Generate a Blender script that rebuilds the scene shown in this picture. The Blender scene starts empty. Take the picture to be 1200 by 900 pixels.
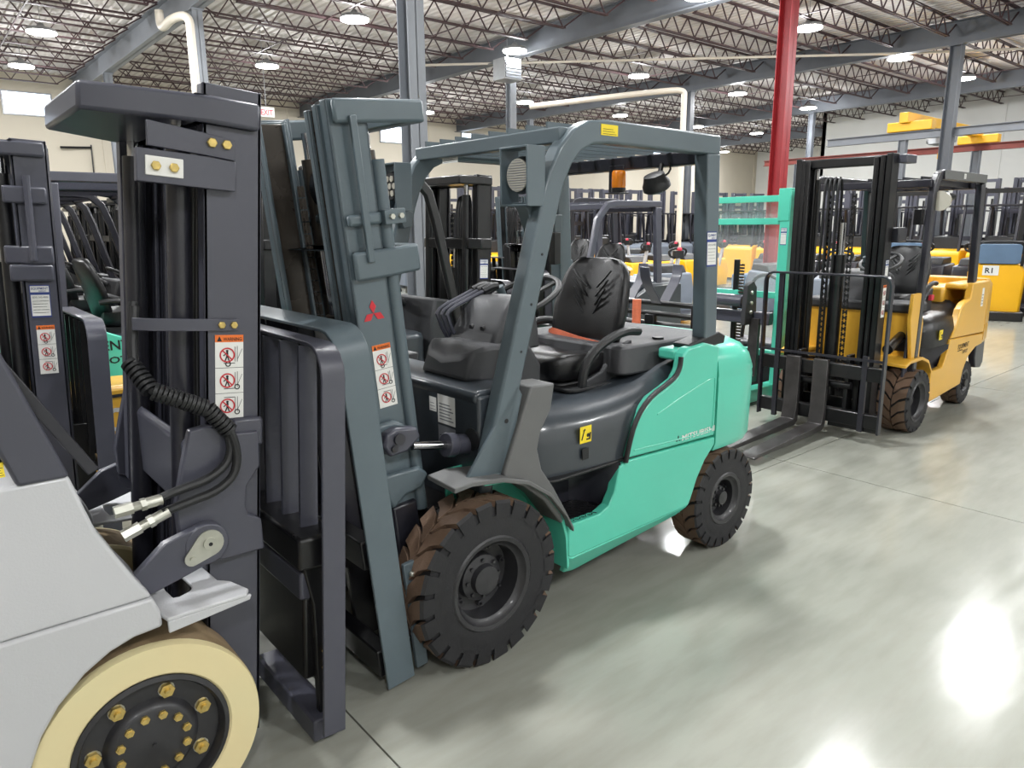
import bpy, bmesh, math, random
from mathutils import Matrix, Vector
random.seed(7)
SC = bpy.context.scene
COL = SC.collection
PI = math.pi
def R(d): return math.radians(d)

# ---------------------------------------------------------------- camera, world, exposure
cam_data = bpy.data.cameras.new('camera')
cam = bpy.data.objects.new('camera', cam_data); COL.objects.link(cam)
cam_data.sensor_fit = 'HORIZONTAL'; cam_data.sensor_width = 36.0
cam_data.lens = 844.0 / 1200.0 * 36.0
cam_data.clip_start = 0.05; cam_data.clip_end = 200
HD = R(50)
cam.matrix_world = (Matrix.Translation((0, 0, 1.70)) @ Matrix.Rotation(HD - PI / 2, 4, 'Z')
                    @ Matrix.Rotation(PI / 2 - R(12.40), 4, 'X') @ Matrix.Rotation(R(-0.48), 4, 'Z'))
SC.camera = cam

world = bpy.data.worlds.new('world'); SC.world = world; world.use_nodes = True
bg = world.node_tree.nodes['Background']
bg.inputs[0].default_value = (0.80, 0.88, 1.0, 1); bg.inputs[1].default_value = 0.5

SC.view_settings.view_transform = 'Standard'
SC.view_settings.look = 'None'
SC.view_settings.gamma = 1.0
SC.view_settings.use_curve_mapping = False
SC.view_settings.exposure = 0.42
LAMP_W = 165.0
UP_W = 120.0

# ---------------------------------------------------------------- materials
def lin(c):
    return tuple(((v / 255.0) / 12.92 if v / 255.0 <= 0.04045 else ((v / 255.0 + 0.055) / 1.055) ** 2.4) for v in c)
def mat(name, rgb, rough=0.5, metal=0.0, var=0.12, scale=6.0, bump=0.0, bscale=60.0, coat=0.0, emit=0.0, alpha=1.0, dust=None, trans=0.0):
    m = bpy.data.materials.new(name); m.use_nodes = True
    nt = m.node_tree; N = nt.nodes; L = nt.links
    p = N['Principled BSDF']
    c = lin(rgb)
    tc = N.new('ShaderNodeTexCoord')
    no = N.new('ShaderNodeTexNoise'); no.inputs['Scale'].default_value = scale; no.inputs['Detail'].default_value = 6
    L.new(tc.outputs['Object'], no.inputs['Vector'])
    rp = N.new('ShaderNodeValToRGB'); L.new(no.outputs['Fac'], rp.inputs['Fac'])
    rp.color_ramp.elements[0].position = 0.3; rp.color_ramp.elements[1].position = 0.7
    rp.color_ramp.elements[0].color = tuple(v * (1 - var) for v in c) + (1,)
    rp.color_ramp.elements[1].color = tuple(min(1, v * (1 + var)) for v in (dust and [a * 0.55 + b * 0.45 for a, b in zip(c, lin(dust))] or c)) + (1,)
    L.new(rp.outputs['Color'], p.inputs['Base Color'])
    mr = N.new('ShaderNodeMapRange'); L.new(no.outputs['Fac'], mr.inputs['Value'])
    mr.inputs['To Min'].default_value = max(0.02, rough * 0.8); mr.inputs['To Max'].default_value = min(1, rough * 1.2)
    L.new(mr.outputs['Result'], p.inputs['Roughness'])
    p.inputs['Metallic'].default_value = metal
    if coat: p.inputs['Coat Weight'].default_value = coat; p.inputs['Coat Roughness'].default_value = 0.12
    if bump:
        n2 = N.new('ShaderNodeTexNoise'); n2.inputs['Scale'].default_value = bscale; n2.inputs['Detail'].default_value = 3
        L.new(tc.outputs['Object'], n2.inputs['Vector'])
        bp = N.new('ShaderNodeBump'); bp.inputs['Strength'].default_value = bump; bp.inputs['Distance'].default_value = 0.004
        L.new(n2.outputs['Fac'], bp.inputs['Height']); L.new(bp.outputs['Normal'], p.inputs['Normal'])
    if emit:
        p.inputs['Emission Color'].default_value = tuple(c) + (1,); p.inputs['Emission Strength'].default_value = emit
    if trans:
        p.inputs['Transmission Weight'].default_value = trans
    return m
M = {}
def dm(k, *a, **kw): M[k] = mat(k, *a, **kw)
dm('steel_grey', (86, 99, 106), 0.38, 0.0, 0.07, 3.0, coat=0.25)
dm('steel_slate', (70, 71, 82), 0.36, 0.0, 0.07, 3.0, coat=0.25)
dm('steel_dark', (38, 38, 46), 0.35, 0.0, 0.1, 4.0, coat=0.3)
dm('black_metal', (15, 15, 18), 0.38, 0.0, 0.25, 8.0, coat=0.2)
dm('grease_metal', (66, 60, 54), 0.28, 0.3, 0.3, 5.0)
dm('black_plastic', (25, 26, 28), 0.45, 0.0, 0.15, 9.0, 0.2, 300)
dm('grey_plastic', (50, 51, 54), 0.55, 0.0, 0.08, 6.0, 0.25, 260)
dm('light_plastic', (100, 101, 101), 0.55, 0.0, 0.06, 6.0, 0.2, 260)
dm('hood_grey', (52, 58, 64), 0.30, 0.0, 0.1, 3.0, 0.05, 200, coat=0.35)
dm('vinyl', (20, 20, 22), 0.33, 0.0, 0.15, 10.0, 0.25, 240)
dm('rubber', (33, 33, 36), 0.65, 0.0, 0.15, 20.0, 0.2, 120)
dm('rubber_brown', (120, 95, 76), 0.75, 0.0, 0.2, 14.0, 0.3, 120, dust=(66, 58, 54))
dm('rim_black', (44, 44, 47), 0.42, 0.0, 0.2, 12.0, coat=0.1)
dm('green', (84, 198, 172), 0.32, 0.0, 0.03, 2.0, coat=0.4)
dm('yellow', (222, 170, 58), 0.34, 0.0, 0.05, 2.0, coat=0.3)
dm('yellow_bright', (240, 180, 20), 0.4, 0.0, 0.05, 2.0)
dm('white_paint', (192, 193, 196), 0.36, 0.0, 0.025, 2.0, 0.15, 180, coat=0.2)
dm('cream_rubber', (226, 214, 168), 0.5, 0.0, 0.03, 4.0, dust=(222, 200, 152))
dm('cream_tread', (150, 128, 96), 0.75, 0.0, 0.25, 18.0, 0.4, 90, dust=(90, 76, 60))
dm('brass', (205, 180, 110), 0.35, 0.7, 0.2, 60.0)
dm('chrome', (190, 190, 192), 0.14, 1.0, 0.05, 8.0)
dm('zinc', (190, 190, 180), 0.32, 0.75, 0.1, 20.0)
dm('sticker_white', (226, 226, 222), 0.5, 0.0, 0.03)
dm('sticker_orange', (226, 112, 40), 0.5, 0.0, 0.03)
dm('sticker_red', (196, 40, 52), 0.5, 0.0, 0.03)
dm('sticker_yellow', (240, 214, 40), 0.5, 0.0, 0.03)
dm('sticker_blue', (44, 62, 130), 0.5, 0.0, 0.03)
dm('ink', (22, 22, 24), 0.6, 0.0, 0.03)
dm('grey_ink', (120, 122, 128), 0.6, 0.0, 0.03)
dm('belt_orange', (206, 106, 74), 0.7, 0.0, 0.1, 40, 0.5, 300)
dm('amber', (246, 140, 24), 0.25, 0.0, 0.1, 10, coat=0.5)
dm('lamp_lens', (186, 182, 170), 0.25, 0.0, 0.05, 10, coat=0.5)
dm('red_paint', (150, 40, 46), 0.38, 0.0, 0.1, 3.0)
dm('rust_red', (120, 50, 40), 0.55, 0.0, 0.15, 3.0)
dm('joist', (66, 46, 48), 0.6, 0.0, 0.12, 3.0)
dm('beam_grey', (122, 126, 132), 0.5, 0.0, 0.1, 2.0)
dm('beam_dark', (92, 96, 102), 0.5, 0.0, 0.1, 2.0)
dm('pipe_cream', (206, 198, 184), 0.45, 0.0, 0.05, 2.0)
dm('deck', (214, 208, 204), 0.6, 0.0, 0.06, 1.0)
dm('wall_beige', (204, 196, 180), 0.85, 0.0, 0.04, 0.6, 0.2, 30)
dm('wall_pale', (214, 214, 210), 0.85, 0.0, 0.03, 0.5, 0.2, 30)
dm('window_glow', (225, 238, 255), 0.3, 0.0, 0.02, 1.0, emit=3.0)
dm('lamp_glow', (255, 252, 244), 0.3, 0.0, 0.0, 1.0, emit=18.0)
dm('galv', (150, 152, 154), 0.4, 0.4, 0.1, 6.0)
dm('box_grey', (112, 120, 132), 0.5, 0.0, 0.08, 5.0)
dm('box_blue', (84, 108, 134), 0.5, 0.0, 0.08, 5.0)
dm('button_red', (214, 60, 80), 0.4, 0.0, 0.05, 5.0)
dm('tan_mat', (120, 108, 98), 0.8, 0.0, 0.25, 24.0, 0.5, 160)
dm('rope_green', (120, 190, 170), 0.5, 0.0, 0.1, 10.0)
dm('fork_steel', (74, 72, 72), 0.34, 0.5, 0.25, 9.0)
g = bpy.data.materials.new('clear_sheet'); g.use_nodes = True
nt = g.node_tree; p = nt.nodes['Principled BSDF']
p.inputs['Base Color'].default_value = (0.9, 0.95, 0.97, 1); p.inputs['Roughness'].default_value = 0.12; p.inputs['Alpha'].default_value = 0.22
tn = nt.nodes.new('ShaderNodeTexNoise'); mp = nt.nodes.new('ShaderNodeMapRange'); nt.links.new(tn.outputs['Fac'], mp.inputs['Value'])
mp.inputs['To Min'].default_value = 0.07; mp.inputs['To Max'].default_value = 0.14; nt.links.new(mp.outputs['Result'], p.inputs['Alpha'])
M['clear_sheet'] = g

def floor_material():
    m = bpy.data.materials.new('sealed_concrete'); m.use_nodes = True
    nt = m.node_tree; N = nt.nodes; L = nt.links; p = N['Principled BSDF']
    ge = N.new('ShaderNodeNewGeometry')
    def noise(s, d, stretch=None, off=0):
        n = N.new('ShaderNodeTexNoise'); n.inputs['Scale'].default_value = s; n.inputs['Detail'].default_value = d
        mp = N.new('ShaderNodeMapping'); L.new(ge.outputs['Position'], mp.inputs['Vector'])
        mp.inputs['Location'].default_value = (off, off * 0.7, 0)
        if stretch: mp.inputs['Scale'].default_value = stretch
        L.new(mp.outputs['Vector'], n.inputs['Vector']); return n
    a = noise(0.55, 5); b = noise(7, 8, (0.35, 1.6, 1), 4); c = noise(90, 3, None, 2)
    r = N.new('ShaderNodeValToRGB'); L.new(a.outputs['Fac'], r.inputs['Fac'])
    r.color_ramp.elements[0].position = 0.3; r.color_ramp.elements[1].position = 0.72
    r.color_ramp.elements[0].color = lin((140, 142, 133)) + (1,); r.color_ramp.elements[1].color = lin((164, 165, 156)) + (1,)
    r2 = N.new('ShaderNodeValToRGB'); L.new(b.outputs['Fac'], r2.inputs['Fac'])
    r2.color_ramp.elements[0].position = 0.32; r2.color_ramp.elements[1].position = 0.6
    r2.color_ramp.elements[0].color = (0.80, 0.79, 0.77, 1); r2.color_ramp.elements[1].color = (1, 1, 1, 1)
    mx = N.new('ShaderNodeMix'); mx.data_type = 'RGBA'; mx.blend_type = 'MULTIPLY'; mx.inputs['Factor'].default_value = 0.75
    L.new(r.outputs['Color'], mx.inputs['A']); L.new(r2.outputs['Color'], mx.inputs['B'])
    L.new(mx.outputs['Result'], p.inputs['Base Color'])
    mr = N.new('ShaderNodeMapRange'); L.new(b.outputs['Fac'], mr.inputs['Value'])
    mr.inputs['From Min'].default_value = 0.3; mr.inputs['From Max'].default_value = 0.7
    mr.inputs['To Min'].default_value = 0.21; mr.inputs['To Max'].default_value = 0.12
    L.new(mr.outputs['Result'], p.inputs['Roughness'])
    p.inputs['Specular IOR Level'].default_value = 0.26
    ad = N.new('ShaderNodeMath'); ad.operation = 'ADD'; L.new(b.outputs['Fac'], ad.inputs[0])
    ml = N.new('ShaderNodeMath'); ml.operation = 'MULTIPLY'; ml.inputs[1].default_value = 0.12; L.new(c.outputs['Fac'], ml.inputs[0]); L.new(ml.outputs[0], ad.inputs[1])
    bp = N.new('ShaderNodeBump'); bp.inputs['Strength'].default_value = 0.14; bp.inputs['Distance'].default_value = 0.005
    L.new(ad.outputs[0], bp.inputs['Height']); L.new(bp.outputs['Normal'], p.inputs['Normal'])
    return m
M['concrete'] = floor_material()

# ---------------------------------------------------------------- mesh builder
_text = {}
def text_mesh(s):
    if s in _text: return _text[s]
    cu = bpy.data.curves.new('lettering', 'FONT'); cu.body = s; cu.size = 1.0; cu.resolution_u = 2; cu.offset = 0.018
    o = bpy.data.objects.new('lettering', cu); COL.objects.link(o)
    me = bpy.data.meshes.new_from_object(o.evaluated_get(bpy.context.evaluated_depsgraph_get()))
    v = [tuple(x.co) for x in me.vertices]; f = [tuple(q.vertices) for q in me.polygons]
    bpy.data.objects.remove(o); bpy.data.curves.remove(cu); bpy.data.meshes.remove(me)
    w = max([x[0] for x in v] + [0.01]); _text[s] = (v, f, w); return _text[s]
def basis(d, up=(0, 0, 1)):
    d = Vector(d).normalized(); u = Vector(up)
    if abs(d.dot(u)) > 0.98: u = Vector((1, 0, 0))
    s = d.cross(u).normalized(); t = s.cross(d).normalized(); return d, s, t
class B:
    def __init__(s, T=None): s.v = []; s.f = []; s.m = []; s.mats = []; s.T = T or Matrix.Identity(4); s.cur = 0
    def mt(s, k):
        if k not in s.mats: s.mats.append(k)
        s.cur = s.mats.index(k); return s
    def add(s, vs, fs, X=None):
        b = len(s.v); A = s.T @ X if X is not None else s.T
        s.v += [tuple(A @ Vector(q)) for q in vs]; s.f += [tuple(i + b for i in q) for q in fs]; s.m += [s.cur] * len(fs); return s
    def box(s, x0, x1, y0, y1, z0, z1, X=None):
        vs = [(x, y, z) for x in (x0, x1) for y in (y0, y1) for z in (z0, z1)]
        return s.add(vs, [(0, 1, 3, 2), (4, 6, 7, 5), (0, 4, 5, 1), (2, 3, 7, 6), (0, 2, 6, 4), (1, 5, 7, 3)], X)
    def bar(s, p0, p1, w, h, up=(0, 0, 1)):
        d, a, t = basis(Vector(p1) - Vector(p0), up); vs = []
        for p in (p0, p1):
            for i, j in ((-1, -1), (1, -1), (1, 1), (-1, 1)): vs.append(tuple(Vector(p) + a * i * w / 2 + t * j * h / 2))
        return s.add(vs, [(0, 3, 2, 1), (4, 5, 6, 7), (0, 1, 5, 4), (1, 2, 6, 5), (2, 3, 7, 6), (3, 0, 4, 7)])
    def sweep(s, pts, w, h, side=(0, 1, 0), closed=False):   # rectangular section swept on a path; w along side
        P = [Vector(p) for p in pts]; n = len(P); sd = Vector(side).normalized(); vs = []
        for i, p in enumerate(P):
            a = P[i - 1] if (i or closed) else P[i]; b = P[(i + 1) % n] if (i < n - 1 or closed) else P[i]
            d0 = (p - a).normalized() if (p - a).length > 0 else (b - p).normalized(); d1 = (b - p).normalized() if (b - p).length > 0 else d0
            d = (d0 + d1).normalized(); t = d.cross(sd).normalized(); k = 1 / max(0.5, d.dot(d1))
            for q, r_ in ((-1, -1), (1, -1), (1, 1), (-1, 1)): vs.append(tuple(p + sd * q * w / 2 + t * r_ * h / 2 * k))
        fs = [] if closed else [(3, 2, 1, 0), tuple(4 * (n - 1) + k for k in range(4))]
        for i in range(n if closed else n - 1):
            j = (i + 1) % n
            for k in range(4): fs.append((4 * i + k, 4 * i + (k + 1) % 4, 4 * j + (k + 1) % 4, 4 * j + k))
        return s.add(vs, fs)
    def cyl(s, p0, p1, r0, r1=None, n=16, cap=True):
        r1 = r0 if r1 is None else r1; d, a, t = basis(Vector(p1) - Vector(p0)); vs = []
        for p, r in ((p0, r0), (p1, r1)):
            for i in range(n):
                c = 2 * PI * i / n; vs.append(tuple(Vector(p) + (a * math.cos(c) + t * math.sin(c)) * r))
        fs = [(i, (i + 1) % n, n + (i + 1) % n, n + i) for i in range(n)]
        if cap: fs += [tuple(range(n))[::-1], tuple(range(n, 2 * n))]
        return s.add(vs, fs)
    def tube(s, pts, r, n=8, closed=False, smooth=0):
        P = [Vector(p) for p in pts]
        for _ in range(smooth):
            Q = [P[0]]
            for i in range(len(P) - 1): Q += [P[i] * 0.75 + P[i + 1] * 0.25, P[i] * 0.25 + P[i + 1] * 0.75]
            P = Q + [P[-1]]
        vs = []; up = None; N_ = len(P)
        for i, p in enumerate(P):
            a = P[i - 1] if (i or closed) else P[0]; b = P[(i + 1) % N_] if (i < N_ - 1 or closed) else P[-1]
            d = (b - a).normalized()
            if up is None: d, sx, up = basis(d)
            else: sx = d.cross(up).normalized(); up = sx.cross(d).normalized()
            rr = r[i] if isinstance(r, (list, tuple)) else r
            for k in range(n):
                c = 2 * PI * k / n; vs.append(tuple(p + (sx * math.cos(c) + up * math.sin(c)) * rr))
        fs = [] if closed else [tuple(range(n))[::-1], tuple(range(n * (N_ - 1), n * N_))]
        for i in range(N_ if closed else N_ - 1):
            j = (i + 1) % N_
            for k in range(n): fs.append((n * i + k, n * i + (k + 1) % n, n * j + (k + 1) % n, n * j + k))
        return s.add(vs, fs)
    def prism(s, poly, ax, lo, hi, X=None, hi_off=None):      # poly in the plane across axis ax
        def P(a, b, c): return {'y': (a, c, b), 'x': (c, a, b), 'z': (a, b, c)}[ax]
        n = len(poly); top = hi_off or poly
        vs = [P(a, b, lo) for a, b in poly] + [P(a, b, hi) for a, b in top]
        fs = [tuple(range(n))[::-1], tuple(range(n, 2 * n))] + [(i, (i + 1) % n, n + (i + 1) % n, n + i) for i in range(n)]
        return s.add(vs, fs, X)
    def ringprism(s, outer, inner, ax, lo, hi):     # plate with a hole; same point count
        def P(a, b, c): return {'y': (a, c, b), 'x': (c, a, b), 'z': (a, b, c)}[ax]
        n = len(outer); vs = [P(a, b, z) for z in (lo, hi) for L_ in (outer, inner) for a, b in L_]; fs = []
        for i in range(n):
            j = (i + 1) % n
            fs += [(i, j, n + j, n + i), (2 * n + i, 3 * n + i, 3 * n + j, 2 * n + j), (i, 2 * n + i, 2 * n + j, j), (n + i, n + j, 3 * n + j, 3 * n + i)]
        return s.add(vs, fs)
    def lathe(s, prof, c, ax=(0, 1, 0), n=32, closed=False):     # prof: (radius, offset along ax)
        d, a, t = basis(ax); vs = []
        for r, o in prof:
            for i in range(n):
                q = 2 * PI * i / n; vs.append(tuple(Vector(c) + d * o + (a * math.cos(q) + t * math.sin(q)) * r))
        m = len(prof); fs = []
        for k in range(m if closed else m - 1):
            l = (k + 1) % m
            for i in range(n): j = (i + 1) % n; fs.append((k * n + i, k * n + j, l * n + j, l * n + i))
        if not closed: fs += [tuple(range(n))[::-1], tuple(range((m - 1) * n, m * n))]
        return s.add(vs, fs)
    def loft(s, secs, cap=True):         # secs: list of rings with equal length
        n = len(secs[0]); vs = [q for r in secs for q in r]; fs = []
        for k in range(len(secs) - 1):
            for i in range(n): j = (i + 1) % n; fs.append((k * n + i, k * n + j, (k + 1) * n + j, (k + 1) * n + i))
        if cap: fs += [tuple(range(n))[::-1], tuple(range((len(secs) - 1) * n, len(secs) * n))]
        return s.add(vs, fs)
    def hexnut(s, c, ax, r, h):
        return s.cyl(c, tuple(Vector(c) + Vector(ax) * h), r, n=6)
    def text(s, t, X, size, width=None):
        v, f, w = text_mesh(t); sx = size if width is None else width / w
        return s.add([(q[0] * sx, q[1] * size, 0.0004) for q in v], f, X)
    def obj(s, name, parent=None, bevel=0.0, smooth=35, seg=2, sub=0):
        me = bpy.data.meshes.new(name); me.from_pydata(s.v, [], s.f)
        for k in s.mats: me.materials.append(M[k])
        me.polygons.foreach_set('material_index', s.m); me.update()
        bm = bmesh.new(); bm.from_mesh(me); bmesh.ops.recalc_face_normals(bm, faces=bm.faces); bm.to_mesh(me); bm.free()
        if smooth: me.shade_smooth(); me.set_sharp_from_angle(angle=R(smooth))
        o = bpy.data.objects.new(name, me); COL.objects.link(o)
        if parent: o.parent = parent
        if sub:
            q = o.modifiers.new('sub', 'SUBSURF'); q.levels = sub; q.render_levels = sub
        if bevel:
            q = o.modifiers.new('bevel', 'BEVEL'); q.width = bevel; q.segments = seg; q.limit_method = 'ANGLE'; q.angle_limit = R(40); q.harden_normals = False
        return o
def nb(k, T=None): return B(T).mt(k)
def root(name, label, cat, loc, rz=0, group=None):
    o = bpy.data.objects.new(name, None); COL.objects.link(o); o.empty_display_size = 0.2
    o.location = loc; o.rotation_euler = (0, 0, R(rz)); o['label'] = label; o['category'] = cat
    if group: o['group'] = group
    return o
def tag(o, label, cat, group=None):
    o['label'] = label; o['category'] = cat
    if group: o['group'] = group
    return o
def struct(o): o['kind'] = 'structure'; return o
def lab(o, t): o['label'] = t; return o
def clone(r, loc, rz, label, group=None):
    c = r.copy(); COL.objects.link(c); c.location = loc; c.rotation_euler = (0, 0, R(rz)); c['label'] = label
    if group: c['group'] = group
    for ch in list(r.children):
        d = ch.copy(); COL.objects.link(d); d.parent = c
        for g2 in list(ch.children):
            e = g2.copy(); COL.objects.link(e); e.parent = d
    return c
def arcpts(cx, cy, r, a0, a1, n): return [(cx + r * math.cos(R(a0 + (a1 - a0) * i / (n - 1))), cy + r * math.sin(R(a0 + (a1 - a0) * i / (n - 1)))) for i in range(n)]
def decal_T0(o): return Matrix(((1, 0, 0, o[0]), (0, 0, -1, o[1]), (0, 1, 0, o[2]), (0, 0, 0, 1)))
def rrect(x0, x1, y0, y1, r, n=4):
    P_ = []
    for cx, cy, a in ((x1 - r, y1 - r, 0), (x0 + r, y1 - r, 90), (x0 + r, y0 + r, 180), (x1 - r, y0 + r, 270)):
        P_ += arcpts(cx, cy, r, a, a + 90, n)
    return P_

# ---------------------------------------------------------------- building shell
CEIL = 7.0
def build_shell():
    # floor: a base slab and the poured slabs as parts, joints recessed
    fl = struct(nb('concrete').box(-12, 54, -9, 36, -0.30, -0.02).obj('floor', smooth=0))
    xs = [-10.25 + 3.75 * i for i in range(18)]; ys = [-8.5, -5.9, -1.7, 2.575, 6.85, 11.1, 15.4, 19.7, 24.0, 28.3, 32.6]
    g_ = 0.0035
    for i in range(len(xs) - 1):
        for j in range(len(ys) - 1):
            nb('concrete').box(xs[i] + g_, xs[i + 1] - g_, ys[j] + g_, ys[j + 1] - g_, -0.02, 0).obj('slab', fl, smooth=0)
    # roof deck with ribs running across the joists
    b = nb('deck'); vs = []; n = int((54 + 12) / 0.22); fs = []
    for i in range(n):
        x = -12 + i * 0.22
        for dx, dz in ((0, 0), (0.12, 0), (0.145, 0.045), (0.195, 0.045)): vs += [(x + dx, -9, CEIL + dz), (x + dx, 34, CEIL + dz)]
    for k in range(len(vs) // 2 - 1): fs.append((2 * k, 2 * k + 1, 2 * k + 3, 2 * k + 2))
    b.add(vs, fs); b.box(-12, 54, -9, 34, CEIL + 0.08, CEIL + 0.2)
    ce = struct(b.obj('ceiling', smooth=0))
    # walls
    wl = struct(nb('wall_beige').box(-12, 54, 31.0, 31.3, 0, CEIL + 0.1).obj('wall_left', smooth=0))
    wf = struct(nb('wall_pale').box(50, 50.3, 18.8, 31, 0, CEIL + 0.1).obj('wall_back', smooth=0))
    wr = struct(nb('wall_pale').box(36, 50, 18.6, 18.8, 0, CEIL + 0.1).box(36, 36.3, -9, 18.8, 0, CEIL + 0.1).obj('wall_right', smooth=0))
    wn = struct(nb('wall_pale').box(-12, 36, -9.3, -9, 0, CEIL + 0.1).obj('wall_near', smooth=0))
    wb = struct(nb('wall_beige').box(-12.3, -12, -9.3, 31, 0, CEIL + 0.1).obj('wall_behind', smooth=0))
    for k in range(9):      # tilt-up panel joints as narrow raised pilaster strips
        x = -8 + k * 7.2
        nb('wall_beige').box(x, x + 0.09, 30.97, 31.0, 0, CEIL).obj('panel_joint', wl, smooth=0)
    for y in (-4, 3.4, 10.9): nb('wall_pale').box(35.97, 36.0, y, y + 0.08, 0, CEIL).obj('panel_joint', wr, smooth=0)
    # clerestory windows in the left wall
    for k, x in enumerate((-3.6, 3.52, 10.7, 18.1, 22.8, 30.0, 37.2)):
        f = nb('galv')
        f.box(x - 0.05, x + 1.45, 30.93, 30.99, 5.55, 5.6).box(x - 0.05, x + 1.45, 30.93, 30.99, 6.3, 6.35)
        f.box(x - 0.05, x, 30.93, 30.99, 5.6, 6.3).box(x + 1.4, x + 1.45, 30.93, 30.99, 5.6, 6.3)
        w = struct(f.obj('window_%d' % (k + 1), smooth=0)); nb('window_glow').box(x, x + 1.4, 30.95, 30.97, 5.6, 6.3).obj('pane', w, smooth=0)
    # girders along Y on the column lines
    for k, x in enumerate((-2.8, 5.7, 14.2, 22.5, 31.0, 39.5)):
        b = nb('beam_grey' if x < 10 else 'beam_dark'); z0, z1, w = 6.32, 6.92, 0.13
        b.box(x - w, x + w, -9, 31, z0, z0 + 0.025).box(x - w, x + w, -9, 31, z1 - 0.025, z1).box(x - 0.01, x + 0.01, -9, 31, z0, z1)
        o = b.obj('girder', ce, smooth=0)
    # bar joists between girders: one mesh shared
    def joist_mesh(L):
        b = nb('joist'); zt, zb = 6.94, 6.46
        for s_ in (-0.035, 0.035):
            b.box(0.05, L - 0.05, s_ - 0.02, s_ + 0.02, zt - 0.03, zt).box(0.7, L - 0.7, s_ - 0.02, s_ + 0.02, zb, zb + 0.03)
        b.bar((0.1, 0, zt - 0.03), (0.75, 0, zb + 0.02), 0.03, 0.03)
        b.bar((L - 0.1, 0, zt - 0.03), (L - 0.75, 0, zb + 0.02), 0.03, 0.03)
        n = 11; st = (L - 1.5) / n
        for i in range(n):
            x = 0.75 + i * st
            b.bar((x, 0, zb + 0.02), (x + st / 2, 0, zt - 0.02), 0.026, 0.026).bar((x + st / 2, 0, zt - 0.02), (x + st, 0, zb + 0.02), 0.026, 0.026)
        return b
    src = None; r0 = None
    for (xa, L) in ((-11.3, 8.5), (-2.8, 8.5), (5.7, 8.5), (14.2, 8.5), (22.7, 8.3), (31.0, 8.5), (39.5, 8.5)):
        for k in range(24):
            y = -3.1 + k * 1.42
            if (xa > 30.9 and xa < 35 and y < 18) or (xa > 35 and y < 19): 
                if xa > 35: continue
            if xa + L < -2 and y < 12: continue
            if src is None:
                src = joist_mesh(8.4).obj('joist', ce, smooth=0); src.location = (xa, y, 0)
            else:
                o = src.copy(); COL.objects.link(o); o.location = (xa, y, 0); o.scale = (L / 8.4, 1, 1)
    # bridging lines across the joists
    for x in (8.5, 11.3, 17.0, 19.8, 25.4, 28.2, 2.9, 0.1, 34):
        nb('joist').box(x - 0.015, x + 0.015, -3, 30.9, 6.45, 6.47).obj('bridging', ce, smooth=0)
    # columns: wide-flange posts
    def column(x, y, key, w, nm_label=None):
        b = nb(key); h = w / 2
        b.box(x - h, x + h, y - h, y - h + 0.014, 0.02, 6.32).box(x - h, x + h, y + h - 0.014, y + h, 0.02, 6.32).box(x - 0.006, x + 0.006, y - h, y + h, 0.02, 6.32)
        b.box(x - h - 0.06, x + h + 0.06, y - h - 0.06, y + h + 0.06, 0, 0.02).box(x - h - 0.03, x + h + 0.03, y - h - 0.03, y + h + 0.03, 6.29, 6.32)
        return struct(b.obj('column', smooth=0))
    for (x, y, k, w) in ((5.7, 8.84, 'beam_grey', 0.26), (5.7, 17.34, 'beam_grey', 0.22), (14.2, 16.86, 'beam_grey', 0.22), (14.2, 8.3, 'red_paint', 0.27),
                         (22.5, 8.16, 'beam_dark', 0.28), (22.5, 16.77, 'beam_dark', 0.22), (31.0, 8.2, 'beam_dark', 0.22), (31.0, 16.7, 'beam_dark', 0.22), (5.7, 25.8, 'beam_grey', 0.22), (14.2, 25.4, 'beam_grey', 0.22), (22.5, 25.4, 'beam_grey', 0.22)):
        column(x, y, k, w)
    # roof drain pipes: one looping over the girder by the far grey column, one along the joists
    b = nb('pipe_cream')
    b.tube([(5.42, 16.9, 0.1), (5.42, 16.9, 5.7), (5.42, 16.9, 6.0), (5.35, 17.1, 6.1), (5.25, 17.6, 6.1), (5.2, 18.0, 6.0), (5.2, 18.2, 6.1), (5.2, 18.2, 6.4)], 0.09, 12, smooth=2)
    tag(b.obj('drain_pipe'), 'cream drain pipe looping over the girder at the far left column', 'pipe')
    b = nb('pipe_cream').tube([(17.1, 12.95, 0.1), (17.1, 12.95, 5.1), (17.1, 12.95, 5.25), (16.9, 13.2, 5.3), (15.0, 16.0, 5.1), (14.6, 16.5, 5.05)], 0.08, 10, smooth=2)
    tag(b.obj('drain_pipe'), 'cream pipe running level under the roof then down beside a post', 'pipe')
    b = nb('pipe_cream').tube([(12.3, 19.5, 6.35), (22.3, 9.8, 6.35), (26.5, 5.5, 6.4)], 0.035, 8)
    b.obj('sprinkler_pipe', ce)
    # high-bay lights
    lights = [(3.45, 21.65), (3.57, 26.3), (8.81, 16.0), (9.14, 21.98), (13.67, 16.06), (14.2, 22.1), (19.4, 22.2), (19.0, 16.2), (17.77, 26.6), (17.8, 9.86), (23.08, 9.88),
              (24.4, 16.1), (29.7, 16.2), (27.95, 9.83), (30.8, 22.5), (25.0, 22.3), (35.6, 22.2), (42.8, 29.0), (36, 27),
              (3.5, 10.0), (9.0, 9.9), (13.6, 10.0), (3.5, 16.0), (-2.2, 16.0), (-2.2, 10), (-2.2, 3.6), (3.4, 3.6), (9.0, 3.6), (14.2, 3.6), (19.6, 3.6), (25.2, 3.6), (31, 3.6),
              (-2.2, -4.8), (3.4, -4.8), (9.0, -4.8), (14.2, -4.8)]
    ld = bpy.data.lights.new('high_bay_light', 'AREA'); ld.shape = 'DISK'; ld.size = 0.5; ld.energy = LAMP_W; ld.color = (0.97, 0.985, 1.0)
    lp = bpy.data.lights.new('high_bay_side_glow', 'POINT'); lp.shadow_soft_size = 0.2; lp.energy = UP_W; lp.color = (0.97, 0.985, 1.0)
    first = None
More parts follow.
